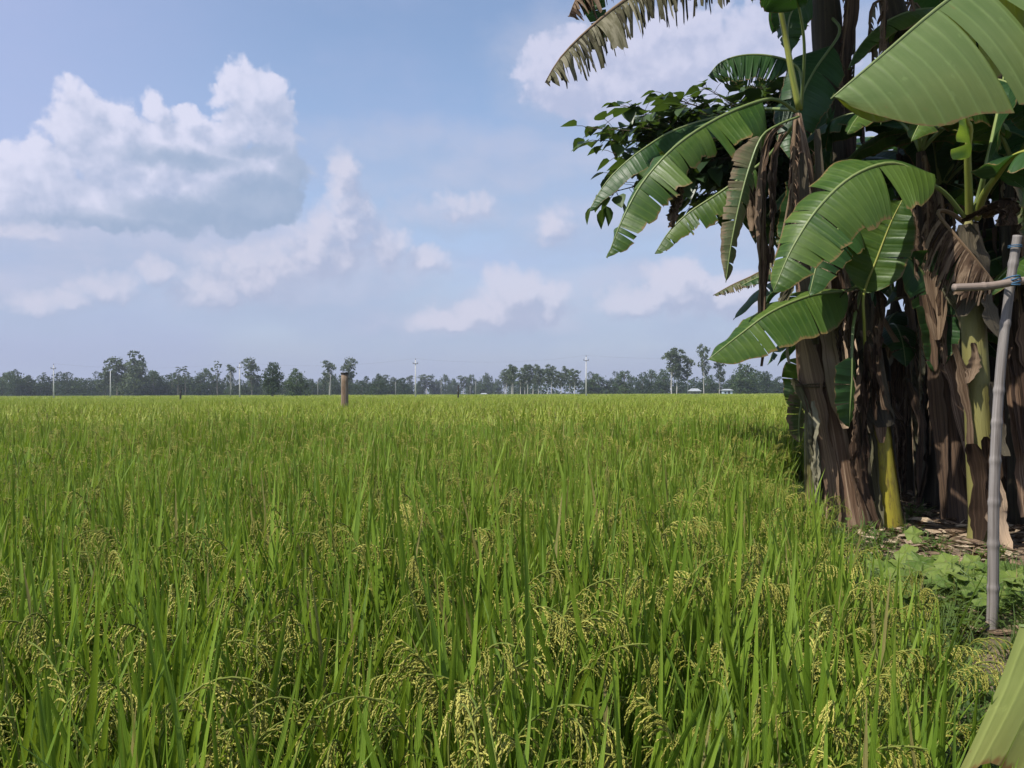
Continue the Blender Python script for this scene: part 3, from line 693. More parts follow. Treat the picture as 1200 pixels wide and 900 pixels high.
# --- small sucker hugging the left side of the leaning trunk
rng = random.Random(19)
PS = empty('banana_sucker', Vector((W(948, 600, 8.0).x, 8.0, 0)), 'small banana sucker with a blotched drooping leaf, left of the leaning trunk', 'banana plant')
cr = W(948, 452, 8.0)
add_stem(PS, rng, [PS.location + Vector((0, 0, -.05)), W(947, 530, 8.0), cr], lambda t: .045 * (1 - .3 * t), 'stem_green', 14)
add_leaf(PS, rng, [(948, 455, 8.0), (946, 430, 8.0), (942, 420, 7.95)], [(942, 422, 7.95), (937, 440, 7.9), (932, 460, 7.9), (928, 480, 7.9)], .17, (-5, -30), (-5, -30), 'leaf', roll=80, tear=.12)
add_leaf(PS, rng, [(947, 462, 8.0), (944, 455, 7.9)], [(944, 458, 7.9), (938, 480, 7.85), (936, 500, 7.85), (937, 520, 7.85)], .17, (-5, -40), (-5, -40), 'leaf_half', roll=90, tear=.2, jag=.3)
add_leaf(PS, rng, [(948, 455, 8.0), (950, 420, 8.1)], [(950, 420, 8.1), (954, 395, 8.1), (950, 370, 8.1)], .14, (0, -20), (0, -20), 'leaf', roll=90)
add_leaf(PS, rng, [(948, 455, 8.0), (958, 440, 8.2)], [(958, 440, 8.2), (970, 450, 8.3), (975, 480, 8.3)], .14, (0, -30), (0, -30), 'leaf', roll=70)

# ------------------------------------------------------------------ broad-leaved shrub behind the clump
def shrub_leaf(mb, p, d, up, L, rng, mi=0):
    """ovate pointed leaf, folded along its vein"""
    d = d.normalized(); s = d.cross(up)
    if s.length < .05: s = Vector((1, 0, 0))
    s.normalize(); u = s.cross(d)
    prof = ((0, .0), (.12, .30), (.35, .42), (.6, .33), (.82, .16), (1.0, 0.0))
    vs = []; at = []; fs = []; t = rng.random(); cv = rng.uniform(.05, .25)
    for q, w in prof:
        c = p + d * (q * L) - Vector((0, 0, 1)) * (cv * L * q * q)
        for k in (-1, 0, 1):
            vs.append(c + s * (k * w * L) + u * (abs(k) * w * L * .35)); at.append((q, abs(k), t))
    for i in range(len(prof) - 1):
        for k in (0, 1):
            a = i * 3 + k; fs.append((a, a + 1, a + 4, a + 3))
    mb.add(vs, fs, at, mi)

rng = random.Random(41)
sb = Vector((W(985, 600, 10.0).x, 10.0, gz(W(985, 600, 10.0).x, 10.0)))
SH = empty('broadleaf_shrub', sb, 'dark broad-leaved shrub tree spreading out behind the arching banana leaves', 'shrub')
mbt = MB(); mbl = MB(); mbb = MB()
hub = W(945, 200, 9.6)
tube(mbt, catmull([sb + Vector((0, 0, -.05)), W(975, 420, 10.0), W(960, 290, 9.8), hub], 20), lambda t: .07 * (1 - .6 * t), 8, rng=rng, lobes=.05)
part('trunk', mbt, M['bark'], SH)
tips = [(690, 150, 9.0), (700, 165, 9.1), (715, 205, 9.2), (735, 125, 9.2), (752, 150, 9.0), (780, 112, 9.3), (805, 128, 8.9), (830, 105, 9.4), (850, 118, 9.0), (770, 180, 9.4), (800, 205, 9.2), (745, 195, 9.0),
        (880, 100, 9.3), (900, 95, 9.6), (850, 165, 9.5), (830, 190, 9.0), (865, 215, 9.2), (815, 235, 9.4), (845, 240, 9.0), (870, 250, 9.3), (900, 235, 9.5), (785, 155, 9.6), (810, 165, 9.7), (720, 180, 9.5), (890, 150, 9.6), (925, 110, 9.4), (920, 170, 9.3), (770, 140, 9.1), (860, 140, 9.2), (895, 270, 9.4), (760, 210, 9.5), (725, 150, 9.4), (840, 135, 9.7), (875, 185, 9.6), (905, 140, 9.9), (930, 215, 9.6), (910, 255, 9.8), (835, 215, 9.7), (790, 185, 9.3), (880, 130, 9.0), (760, 170, 9.6), (945, 150, 9.9), (800, 145, 9.5), (700, 230, 9.3)]
for ti, tp in enumerate(tips):
    e = W(*tp); mid = hub.lerp(e, .5) + Vector((0, 0, .12))
    path = catmull([hub, mid, e], 14)
    tube(mbb, path, lambda t: .016 * (1 - t) + .004, 5)
    nl = 42
    for k in range(nl):
        q = rng.uniform(.28, 1.0) if k else 1.0
        q = min(1, q ** .8)
        i = min(13, int(q * 14)); p = path[i].lerp(path[i + 1], q * 14 - i)
        az = rng.uniform(0, 2 * PI); el = rng.uniform(-.9, .35)
        d = Vector((math.cos(az) * math.cos(el), math.sin(az) * math.cos(el), math.sin(el)))
        d = (d + (e - hub).normalized() * .5 * q).normalized()
        pl = rng.uniform(.05, .20)
        p2 = p + d * pl + Vector((0, 0, rng.uniform(-.02, .04)))
        tube(mbb, [p, p.lerp(p2, .5) + Vector((0, 0, .01)), p2], .003, 4, cap=False)
        shrub_leaf(mbl, p2, d + Vector((0, 0, rng.uniform(-.5, .1))), Vector((rng.uniform(-.4, .4), rng.uniform(-.4, .4), 1)), rng.uniform(.13, .23), rng)
part('branches', mbb, M['bark'], SH)
part('foliage', mbl, M['shrub_leaf'], SH)

# ------------------------------------------------------------------ bamboo fence
rng = random.Random(51)
BF = empty('bamboo_fence', W(1161, 742, 4.3), 'grey bamboo post with a crossbar lashed on by blue string', 'bamboo post')
def bamboo(path, r, nodes, n=190, rr=None):
    mb = MB(); P = catmull(path, n)
    def f(t):
        b = r(t) if callable(r) else r
        for q in nodes:
            dd = abs(t - q) / .010
            if dd < 1: b *= 1 + .16 * (1 - dd) ** .7
        return b
    tube(mb, P, f, 14, usc=1.0, tint=rr if rr is not None else .5)
    return mb
pp = pts_px([(1161, 745, 4.3), (1163, 690, 4.3), (1164, 600, 4.3), (1168, 500, 4.3), (1174, 420, 4.3), (1183, 345, 4.3), (1193, 278, 4.28)])
part('post', bamboo(pp, lambda t: .0275 * (1 - .22 * t), (.115, .225, .33, .435, .53, .61, .78, .93)), M['bamboo'], BF)
part('crossbar', bamboo(pts_px([(1118, 339, 4.2), (1160, 337, 4.22), (1200, 331, 4.24), (1290, 322, 4.3), (1400, 312, 4.35)]), .0195, (.12, .42, .7)), M['bamboo_brown'], BF)
mb = MB(); c = W(1184.5, 332, 4.26)
for q in range(4):
    rr = .036
    tube(mb, [c + Vector((math.cos(a) * rr * 1.0, math.sin(a) * (rr + .02), (q - 1.5) * .007 + .012 * math.sin(a + q))) for a in [2 * PI * i / 22 for i in range(23)]], .0042, 6)
part('string_lashing', mb, M['string'], BF)
mb = MB(); c = W(1190, 292, 4.28)
for q in range(2):
    tube(mb, [c + Vector((math.cos(a) * .030, math.sin(a) * .030, q * .008)) for a in [2 * PI * i / 18 for i in range(19)]], .003, 5)
part('wire_tie', mb, M['string'], BF)
mb2 = bamboo([Vector((3.45, 4.4, -.05)), Vector((3.46, 4.4, .9)), Vector((3.5, 4.38, 1.95))], .030, (.2, .4, .6, .8))
part('post', mb2, M['bamboo'], BF)

# ------------------------------------------------------------------ gourd plants on the bank
def gourd_leaf_mesh(rng, c, nrm, az, size):
    mb = MB(); vs = [c]; at = [(0, 0, rng.random())]; fs = []
    n = Vector(nrm).normalized(); x = Vector((math.cos(az), math.sin(az), 0)); x = (x - n * x.dot(n)).normalized(); y = n.cross(x)
    K = 30; t = at[0][2]
    for ring in (.33, .66, 1.0):
        for k in range(K):
            a = 2 * PI * k / K
            r = size * (.86 + .065 * math.cos(5 * a + t) + .03 * math.cos(14 * a + 1) + .05 * math.sin(2 * a + 7 * t)) * (1 - .55 * max(0, math.cos(a - PI)) ** 12)
            r *= ring
            cup = -.10 * size * ring * ring + .06 * size * ring * math.cos(5 * a)
            vs.append(c + x * (math.cos(a) * r + size * .3 * 0) + y * (math.sin(a) * r) + n * (cup + .02 * size * math.sin(4 * a + t * 9) * ring)); at.append((ring, a, t))
    for k in range(K):
        fs.append((0, 1 + k, 1 + (k + 1) % K))
        for rg in (0, 1):
            a = 1 + rg * K + k; b = 1 + rg * K + (k + 1) % K
            fs.append((a, a + K, b + K, b))
    mb.add(vs, fs, at); return mb
def gourd_proto(seed, nl):
    rng = random.Random(seed)
    t = empty('gourd_plant', (0, 0, 0), 'low gourd plant with broad scalloped leaves on the bank by the bamboo post', 'plant', 'gourd plants spread over the bank')
    mb = MB()
    tube(mb, [Vector((-.3, 0, .02)), Vector((-.1, .05, .06)), Vector((.12, -.03, .05)), Vector((.35, .04, .02))], .006, 6)
    part('vine_stem', mb, M['gourd_stalk'], t)
    for k in range(nl):
        p = Vector((rng.uniform(-.36, .36), rng.uniform(-.25, .25), rng.uniform(.05, .14)))
        nrm = (rng.uniform(-.5, .3), rng.uniform(-.8, .1), 1)
        o = part('leaf', gourd_leaf_mesh(rng, p, nrm, rng.uniform(0, 6.28), rng.uniform(.055, .11)), M['gourd'], t)
        mb = MB(); tube(mb, catmull([Vector((p.x * .5, p.y * .3, .03)), p * .8, p], 6), .0045, 5)
        part('stalk', mb, M['gourd_stalk'], t, o)
    return t
gp = [gourd_proto(61, 7), gourd_proto(62, 8), gourd_proto(63, 6)]
rng = random.Random(64)
gspots = [(1010, 668, 5.9), (1040, 672, 5.7), (1072, 664, 5.9), (1100, 668, 5.7), (1125, 672, 5.5), (1148, 668, 5.6), (1182, 664, 5.6), (1215, 668, 5.5), (1250, 672, 5.5),
          (1060, 690, 5.2), (1085, 698, 5.0), (1112, 684, 5.3), (1140, 690, 5.1), (1190, 684, 5.2), (1225, 690, 5.1), (1243, 706, 5.0), (1262, 700, 4.9), (1285, 672, 5.5)]
for i, (px, py, d) in enumerate(gspots):
    d -= .35
    o = gp[i] if i < 3 else copy_tree(gp[i % 3])
    x = (px - 600) * d / F
    s = rng.uniform(.85, 1.2)
    o.location = (x, d, gz(x, d)); o.rotation_euler = (0, 0, rng.uniform(-.6, .6) + (PI if i % 2 else 0) * 0); o.scale = (s, s, s)
# a young taller seedling in front of the trunks
sd = empty('leafy_seedling', (W(1085, 650, 6.6).x, 6.6, 0), 'young seedling with one raised round leaf, before the dark trunks', 'plant')
rg = random.Random(5)
b = sd.location
mb = MB(); tube(mb, catmull([b + Vector((0, 0, -.02)), b + Vector((.01, 0, .12)), W(1078, 628, 6.6)], 8), .006, 6); part('stem', mb, M['gourd_stalk'], sd)
part('leaf', gourd_leaf_mesh(rg, W(1071, 628, 6.58), (-.2, -.75, .7), 2.6, .085), M['gourd'], sd)
part('leaf', gourd_leaf_mesh(rg, W(1088, 638, 6.58), (.7, -.5, .3), .4, .06), M['gourd'], sd)

# fallen stick before the leaning trunk
mb = MB(); tube(mb, catmull([W(988, 636, 7.1), W(1005, 632, 7.1), W(1015, 625, 7.15), W(1022, 612, 7.2)], 12), lambda t: .016 * (1 - .6 * t), 6)
o = link('fallen_stick', mb.mesh('fallen_stick', M['stem_dark'])); tag(o, 'dark fallen stick lying at the foot of the leaning trunk', 'stick')

# ------------------------------------------------------------------ geometry-node scatter (kind stuff only)
def scatter(obj, groups):
    """groups: list of (list of prototype meshes, points Nx3, rotation z N, scale N, scale z N, tilt)"""
    ng = bpy.data.node_groups.new(obj.name + '_scatter', 'GeometryNodeTree')
    ng.interface.new_socket('Geometry', in_out='INPUT', socket_type='NodeSocketGeometry')
    ng.interface.new_socket('Geometry', in_out='OUTPUT', socket_type='NodeSocketGeometry')
    gi = ng.nodes.new('NodeGroupInput'); go = ng.nodes.new('NodeGroupOutput')
    jn = ng.nodes.new('GeometryNodeJoinGeometry'); lk = ng.links.new
    lk(gi.outputs[0], jn.inputs[0])
    for gi_, (protos, pts, rot, scl, idx) in enumerate(groups):
        pm = bpy.data.meshes.new('scatter_points')
        pm.vertices.add(len(pts)); pm.vertices.foreach_set('co', np.asarray(pts, dtype=np.float32).ravel())
        for nm, ty, ar, key in (('rot', 'FLOAT_VECTOR', rot, 'vector'), ('scl', 'FLOAT_VECTOR', scl, 'vector'), ('idx', 'INT', idx, 'value')):
            a = pm.attributes.new(nm, ty, 'POINT'); a.data.foreach_set(key, np.asarray(ar, dtype=np.int32 if ty == 'INT' else np.float32).ravel())
        po = bpy.data.objects.new('scatter_points', pm)
        oi = ng.nodes.new('GeometryNodeObjectInfo'); oi.inputs['Object'].default_value = po
        gti = ng.nodes.new('GeometryNodeGeometryToInstance')
        for pr in reversed(protos):
            pob = bpy.data.objects.new(pr.name, pr)
            o2 = ng.nodes.new('GeometryNodeObjectInfo'); o2.inputs['Object'].default_value = pob
            lk(o2.outputs['Geometry'], gti.inputs[0])
        iop = ng.nodes.new('GeometryNodeInstanceOnPoints')
        lk(oi.outputs['Geometry'], iop.inputs['Points']); lk(gti.outputs[0], iop.inputs['Instance'])
        iop.inputs['Pick Instance'].default_value = True
        def attr(nm, ty):
            n = ng.nodes.new('GeometryNodeInputNamedAttribute'); n.data_type = ty; n.inputs['Name'].default_value = nm
            return n.outputs['Attribute']
        lk(attr('idx', 'INT'), iop.inputs['Instance Index'])
        e2r = ng.nodes.new('FunctionNodeEulerToRotation'); lk(attr('rot', 'FLOAT_VECTOR'), e2r.inputs[0])
        lk(e2r.outputs[0], iop.inputs['Rotation'])
        lk(attr('scl', 'FLOAT_VECTOR'), iop.inputs['Scale'])
        lk(iop.outputs[0], jn.inputs[0])
    lk(jn.outputs[0], go.inputs[0])
    md = obj.modifiers.new('scatter', 'NODES'); md.node_group = ng

# ------------------------------------------------------------------ rice
def blade(mb, p, az, lean, L, w, curve, rng, seg=6, fold=True, mi=0, twist=0.0, tint=None):
    d = Vector((math.cos(az), math.sin(az), 0)); s = Vector((-math.sin(az), math.cos(az), 0))
    t = rng.random() if tint is None else tint
    vs = []; at = []; fs = []; c = Vector(p); e = lean
    for i in range(seg + 1):
        q = i / seg
        ww = w * (min(1, .45 + q * 2.2) * (1 - max(0, q - .3) / .7) ** .8 if q < 1 else 0.02)
        dr = d * math.sin(e) + Vector((0, 0, 1)) * math.cos(e)
        up = Vector((0, 0, 1)) * math.sin(e) - d * math.cos(e)
        sa = twist * q; ss = s * math.cos(sa) + up * math.sin(sa)
        if fold:
            vs += [c - ss * ww * .5 + up * ww * .18, c, c + ss * ww * .5 + up * ww * .18]; at += [(0, q, t), (.5, q, t), (1, q, t)]
        else:
            vs += [c - ss * ww * .5, c + ss * ww * .5]; at += [(0, q, t), (1, q, t)]
        c = c + dr * (L / seg); e += curve / seg
    k = 3 if fold else 2
    for i in range(seg):
        for j in range(k - 1):
            a = i * k + j; fs.append((a, a + 1, a + k + 1, a + k))
    mb.add(vs, fs, at, mi)

def grain(mb, p, d, L, r, tint, mi=2):
    d = d.normalized(); x = d.cross(Vector((.3, .5, .8))).normalized(); y = d.cross(x)
    m = p + d * (L * .5)
    vs = [p, m + x * r, m + y * r, m - x * r, m - y * r, p + d * L]
    fs = [(0, 2, 1), (0, 3, 2), (0, 4, 3), (0, 1, 4), (5, 1, 2), (5, 2, 3), (5, 3, 4), (5, 4, 1)]
    mb.add(vs, fs, [(0, 0, tint)] * 6, mi)

def panicle(mb, p, az, lean, rng, L=.22, lod=0):
    """arching head of grain"""
    d = Vector((math.cos(az), math.sin(az), 0)); Z = Vector((0, 0, 1))
    pts = [Vector(p)]; e = lean; tot = rng.uniform(.7, 2.5); n = 10
    for i in range(n):
        pts.append(pts[-1] + (d * math.sin(e) + Z * math.cos(e)) * (L / n)); e += tot / n * (1.4 if i > 3 else .7)
    T = tangents(pts); tint = rng.random()
    if lod < 2:
        tube(mb, pts, .0016, 4, 1, cap=False)
    nb = 10 if lod == 0 else 8
    for b in range(nb):
        q = .18 + .8 * b / nb; i = min(n - 1, int(q * n)); c = pts[i].lerp(pts[i + 1], q * n - i)
        a = rng.uniform(0, 2 * PI); s = Vector((math.cos(a), math.sin(a), rng.uniform(-.4, .2)))
        dr = (T[i] * 1.5 + s * .45).normalized(); bl = rng.uniform(.045, .085) * (1.05 - .5 * q)
        if lod == 2:
            x = Vector((-math.sin(a), math.cos(a), 0)) * .007
            e_ = c + dr * bl - Z * bl * .4
            mb.add([c - x * .3, c + x * .3, c.lerp(e_, .6) + x, e_, c.lerp(e_, .6) - x], [(0, 1, 2, 3, 4)], [(0, 0, tint)] * 5, 2)
            continue
        ng = 21 if lod == 0 else 8
        q_ = c.copy(); rod = [c.copy()]
        for k in range(ng):
            dr = (dr + Vector((0, 0, -.13))).normalized()
            q_ = q_ + dr * (bl / ng)
            rod.append(q_.copy())
            gs = (dr + Vector((rng.uniform(-.38, .38), rng.uniform(-.38, .38), rng.uniform(-.35, .25)))).normalized()
            k_ = 1.0 if lod == 0 else 1.5
            grain(mb, q_, gs, .0085 * k_, .0013 * k_, min(1, max(0, tint + rng.uniform(-.2, .2))))
        tube(mb, rod[::3] if lod == 0 else rod[::2], lambda t: .0011 * (1 - .4 * t), 4, 2, tint, cap=False)

def rice_hill(seed, lod):
    rng = random.Random(seed); mb = MB()
    nt = (13, 11, 9)[lod]
    for k in range(nt):
        az = rng.uniform(0, 2 * PI); r = rng.uniform(0, .045)
        b = Vector((math.cos(az) * r, math.sin(az) * r, 0))
        ln = rng.uniform(.02, .16); H = rng.uniform(.52, .68)
        dv = Vector((math.cos(az) * math.sin(ln), math.sin(az) * math.sin(ln), math.cos(ln)))
        top = b + dv * H
        if lod < 2: tube(mb, [b, b.lerp(top, .5), top], lambda t: .0032 * (1 - .4 * t), 4, 1, cap=False)
        else: blade(mb, b, az, ln, H, .006, 0, rng, 1, False, 1)
        seg = (7, 5, 3)[lod]; fold = lod < 1
        for j in range(3 if lod < 2 else 2):
            q = (.55, .78, 1.0)[j] if lod < 2 else (.7, 1.0)[j]
            a2 = rng.uniform(0, 2 * PI)
            L = rng.uniform(.34, .54)
            le = ln + rng.uniform(.04, .30); cu = rng.uniform(-.05, .5) if rng.random() < .8 else rng.uniform(.6, 1.6)
            if j == 2: le = rng.uniform(.02, .24); cu = rng.uniform(-.05, .30); L = rng.uniform(.32, .50)
            blade(mb, b.lerp(top, q), a2, le, L, rng.uniform(.013, .0225) * (1, 1.1, 1.6)[lod], cu, rng, seg, fold, 0, rng.uniform(-.8, .8))
        if rng.random() < .52:
            pt = top + dv * rng.uniform(.12, .24)
            if lod < 2: tube(mb, [top, pt], .0017, 4, 1, cap=False)
            panicle(mb, pt, az + rng.uniform(-.8, .8), ln + rng.uniform(.1, .5), rng, rng.uniform(.15, .23), lod)
    me = mb.mesh('rice_hill', [M['rice'] if lod < 2 else M['ricefar'], M['culm'], M['grain']])
    return me

def rice_patch(seed, wd, nb):
    """a broad tuft of blades standing for a patch of far crop"""
    rng = random.Random(seed); mb = MB()
    for k in range(nb):
        x, y = rng.uniform(-wd / 2, wd / 2), rng.uniform(-wd / 2, wd / 2); az = rng.uniform(0, 2 * PI)
        H = rng.uniform(.28, .45)
        blade(mb, Vector((x, y, rng.uniform(.42, .60))), az, rng.uniform(.03, .3), H, rng.uniform(.02, .034), rng.uniform(0, .6), rng, 2, False, 0)
        if rng.random() < .22:
            p = Vector((x, y, rng.uniform(.66, .84)))
            blade(mb, p, az + 1, .7, rng.uniform(.1, .16), .022, 1.4, rng, 2, False, 2)
    return mb.mesh('rice_patch', [M['ricefar'], M['culm'], M['grain']])

near = [rice_hill(100 + k, 0) for k in range(12)]
midp = [rice_hill(140 + k, 1) for k in range(8)]
farp = [rice_hill(170 + k, 2) for k in range(6)]
patch = [rice_patch(190 + k, .8, 60) for k in range(5)]
nrg = np.random.default_rng(7)
eX = np.vectorize(edge_x)
def field(y0, y1, step, slope, margin, protos, smin, smax, back=None, hmul=1.0):
    ys = np.arange(y0, y1, step); P = []
    for y in ys:
        xm = slope * max(y, 0) + margin
        xs = np.arange(-xm, xm, step)
        P.append(np.stack([xs, np.full_like(xs, y)], 1))
    P = np.concatenate(P) + nrg.uniform(-.42, .42, (sum(len(p) for p in P), 2)) * step
    e = eX(P[:, 1])
    keep = (P[:, 0] < e - .05 + .12 * np.sin(P[:, 1] * 3.1)) & (np.hypot(P[:, 0], P[:, 1]) > .72) & (np.hypot(P[:, 0] + .42, P[:, 1] - .72) > .30)
    P = P[keep]; n = len(P)
    # gentle undulation of crop height across the field
    hv = 1 + .05 * np.sin(P[:, 0] * .9 + 1.3 * np.sin(P[:, 1] * .35)) + .04 * np.sin(P[:, 1] * .7 + P[:, 0] * .3)
    edge_low = 1 - .14 * np.clip(1 - (e[keep] - P[:, 0]) / .8, 0, 1)
    s = nrg.uniform(smin, smax, n); hz = nrg.uniform(.90, 1.10, n) * hv * edge_low * hmul
    pts = np.concatenate([P, np.full((n, 1), PADDY)], 1)
    lx = .10 * np.sin(P[:, 0] * 1.9 + 1.7 * np.sin(P[:, 1] * .8)) ; ly = .10 * np.sin(P[:, 1] * 1.6 + 1.9 * np.sin(P[:, 0] * .7))
    rot = np.stack([nrg.normal(0, .06, n) + ly, nrg.normal(0, .06, n) + lx, nrg.uniform(0, 2 * PI, n)], 1)
    return (protos, pts, rot, np.stack([s, s, hz], 1), nrg.integers(0, len(protos), n))

# far crop surface between the tufts, as a gently bumpy sheet, belongs to the same crop
ysh = [24, 30, 38, 48, 60, 75, 95, 120, 150, 190, 240, 300, 352]
V = []; Fq = []; nx = 60
for y in ysh:
    for i in range(nx + 1):
        x = (-1 + 2 * i / nx) * (.78 * y + 20)
        V.append((x, y, PADDY + .60 + .02 * math.sin(x * 1.3 + y)))
for j in range(len(ysh) - 1):
    for i in range(nx):
        Fq.append((j * (nx + 1) + i, j * (nx + 1) + i + 1, (j + 1) * (nx + 1) + i + 1, (j + 1) * (nx + 1) + i))
mb = MB(); mb.add(V, Fq, [(.5, .5, .5)] * len(V))
rice = link('rice_crop', mb.mesh('rice_crop', [M['ricefar']]))
tag(rice, 'ripening green rice crop with drooping golden ears filling the whole field', 'rice', kind='stuff')
scatter(rice, [field(-1.2, 6.0, .165, .72, 2.2, near, .9, 1.15),
               field(6.0, 15.0, .19, .72, 2.5, midp, .95, 1.25),
               field(15.0, 42.0, .27, .72, 3.0, farp, 1.1, 1.5),
               field(42.0, 120.0, .80, .72, 4.0, patch, 1.0, 1.4),
               field(120.0, 352.0, 2.0, .74, 6.0, patch, 2.2, 3.2)])

# a nearer, broader leaf that pokes into the bottom corner
rg = random.Random(21)
lf = empty('rice_leaf', (-.16, .9, PADDY), 'bright broad leaf tip poking up in the corner nearest the camera, far from the bananas', 'leaf')
mb = MB(); tube(mb, catmull([Vector((-.15, .9, PADDY)), Vector((-.17, .9, .2)), Vector((-.25, .86, .605))], 8), .004, 6); part('stem', mb, M['culm'], lf)
mb = MB(); blade(mb, Vector((-.25, .86, .605)), PI + .1, .66, .362, .036, .22, rg, 8, True, twist=.5, tint=.9); part('blade', mb, M['leaf_fresh'], lf)

# ------------------------------------------------------------------ weeds and litter on the bank
def weed_tuft(seed):
    rng = random.Random(seed); mb = MB()
    for k in range(26):
        az = rng.uniform(0, 6.28); r = rng.uniform(0, .07)
        blade(mb, Vector((math.cos(az) * r, math.sin(az) * r, 0)), az + rng.uniform(-1, 1), rng.uniform(.1, .9), rng.uniform(.05, .17), rng.uniform(.004, .009), rng.uniform(0, 1.2), rng, 4, False)
    for k in range(9):
        p = Vector((rng.uniform(-.07, .07), rng.uniform(-.07, .07), rng.uniform(.02, .08)))
        shrub_leaf(mb, p, Vector((rng.uniform(-1, 1), rng.uniform(-1, 1), rng.uniform(-.1, .6))), Vector((0, 0, 1)), rng.uniform(.02, .045), rng)
    return mb.mesh('weed_tuft', M['weed'])
wt = [weed_tuft(300 + k) for k in range(6)]
def bank_points(n, dens):
    P = []; rg = random.Random(9)
    while len(P) < n:
        y = rg.uniform(.3, 12.5); x = rg.uniform(edge_x(y) - .25, edge_x(y) + 4.5)
        if x > .75 * y + 1.5 or (3.3 < y < 4.36 and abs(x - .563 * y) < .10): continue
        if rg.random() < dens(x, y): P.append((x, y, gz(x, y)))
    return np.array(P)
def wdens(x, y):
    d = x - edge_x(y)
    near = math.exp(-max(0, d - .25) / .28)
    return min(1, near + (.75 if y < 5.5 else .03) * (1 if y < 6.3 else .6))
Pw = bank_points(2600, wdens); n = len(Pw)
mb = MB()
mb.add([(2.0, 4.0, -.2), (2.02, 4.0, -.2), (2.0, 4.02, -.2)], [(0, 1, 2)], [(0, 0, 0)] * 3)
weeds = link('bank_weeds', mb.mesh('bank_weeds', M['weed']))
tag(weeds, 'short grass and small weeds covering the bank beside the rice', 'weeds', kind='stuff')
sw = nrg.uniform(.6, 1.5, n)
scatter(weeds, [(wt, Pw, np.stack([np.zeros(n), np.zeros(n), nrg.uniform(0, 6.28, n)], 1), np.stack([sw, sw, sw * nrg.uniform(.7, 1.2, n)], 1), nrg.integers(0, len(wt), n))])

rng = random.Random(71); mb = MB()
for k in range(6500):
    y = rng.uniform(4.0, 10.5); x = rng.uniform(edge_x(y) + .15, edge_x(y) + 4.5)
    if y < 5.6 and rng.random() < .6: continue
    c = Vector((x, y, gz(x, y) + rng.uniform(.004, .05)))
    L = rng.uniform(.03, .16) * (1 if rng.random() < .8 else 1.8); w = L * rng.uniform(.12, .4); az = rng.uniform(0, 6.28)
    d = Vector((math.cos(az), math.sin(az), rng.uniform(-.12, .25))).normalized(); s = d.cross(Vector((rng.uniform(-.4, .4), rng.uniform(-.4, .4), 1))).normalized(); u = s.cross(d)
    t = rng.random(); vs = []; at = []; fs = []; cu = rng.uniform(-.3, .3)
    for i in range(4):
        q = i / 3; ww = w * (.3, 1, .9, .15)[i]
        for j in (-1, 0, 1):
            vs.append(c + d * ((q - .5) * L) + s * (j * ww * .5) + u * (abs(j) * ww * .3 * rng.uniform(.2, 1.4) + cu * L * (q - .5) ** 2)); at.append((j * .5 + .5, q * L * 4, t))
    for i in range(3):
        for j in range(2):
            a = i * 3 + j; fs.append((a, a + 1, a + 4, a + 3))
    mb.add(vs, fs, at)
lit = link('leaf_litter', mb.mesh('leaf_litter', M['litter'])); tag(lit, 'dry brown leaf litter scattered under the banana trunks', 'leaf litter', kind='stuff')

# ------------------------------------------------------------------ posts and poles in the field
M['conc'] = mat_plain('pole_concrete', (.38, .38, .38), (.50, .50, .50), 1.5, .8)
M['iron'] = mat_plain('pole_iron', (.10, .10, .11), (.18, .18, .19), 8, .6)
M['dimwood'] = mat_plain('pole_weathered', (.20, .20, .20), (.32, .32, .31), 3, .85)
M['darkwood'] = mat_plain('post_dark', (.02, .017, .015), (.05, .045, .04), 5, .9)
def util_pole(px, top, d, label, group, arm=True, mat='conc', r=.12):
    b = Vector(((px - 600) * d / F, d, PADDY)); H = EYE + (HOR - top) * d / F - PADDY
    t = empty('utility_pole', b, label, 'utility pole', group)
    mb = MB(); tube(mb, [b, b + Vector((0, 0, H * .5)), b + Vector((0, 0, H))], lambda q: r * 1.25 * (1 - .45 * q), 8)
    part('shaft', mb, M[mat], t, smooth=True)
    if arm:
        mb = MB(); box(mb, b + Vector((0, -.12, H - .7)), (1.0, .10, .12)); part('crossarm', mb, M['iron'], t, smooth=False)
        for s in (-.45, .45):
            mb = MB(); tube(mb, [b + Vector((s, -.12, H - .64)), b + Vector((s, -.12, H - .38))], .06, 6); part('insulator', mb, M['iron'], t)
        mb = MB(); tube(mb, [b + Vector((0, 0, H)), b + Vector((0, 0, H + .3))], .06, 6); part('insulator', mb, M['iron'], t)
    return b, H
G_PW = 'white concrete power poles crossing the field'
main = []
for px, top, lab in ((63, 426, 'white power pole with crossarm before the dark wood at far left'), (281, 425.5, 'white power pole with crossarm just left of the round dark tree'),
                     (487, 421.5, 'white power pole with crossarm standing alone mid-field'), (687, 418.5, 'white power pole with crossarm between the eucalyptus grove and the tall pale trees'),
                     (923, 414, 'white power pole close to the leaning banana trunk')):
    main.append(util_pole(px, top, 165, lab, G_PW))
util_pole(129.5, 433, 180, 'plain white pole without crossarm in front of the tallest tree', G_PW, False)
G_P2 = 'dim grey poles further off before the trees'
for px, top, d, lab in ((270, 435, 250, 'pale grey pole before the bright green bush'), (387.5, 438, 230, 'grey pole just left of the thick wooden post'), (372.5, 445, 280, 'dim grey pole by the low trees left of the wooden post'),
                        (463.5, 447, 300, 'dim grey pole left of the lone white power pole'), (517, 445, 290, 'thin grey pole right of the lone white power pole'), (551, 451.5, 310, 'shortest dim pole, left beside the small white hut'), (557.5, 446.5, 300, 'pale thin pole close to the small white hut')):
    util_pole(px, top, d, lab, G_P2, False, 'dimwood', .10)
M['wire'] = mat_plain('wire', (.16, .16, .18), (.2, .2, .22), 3, .6)
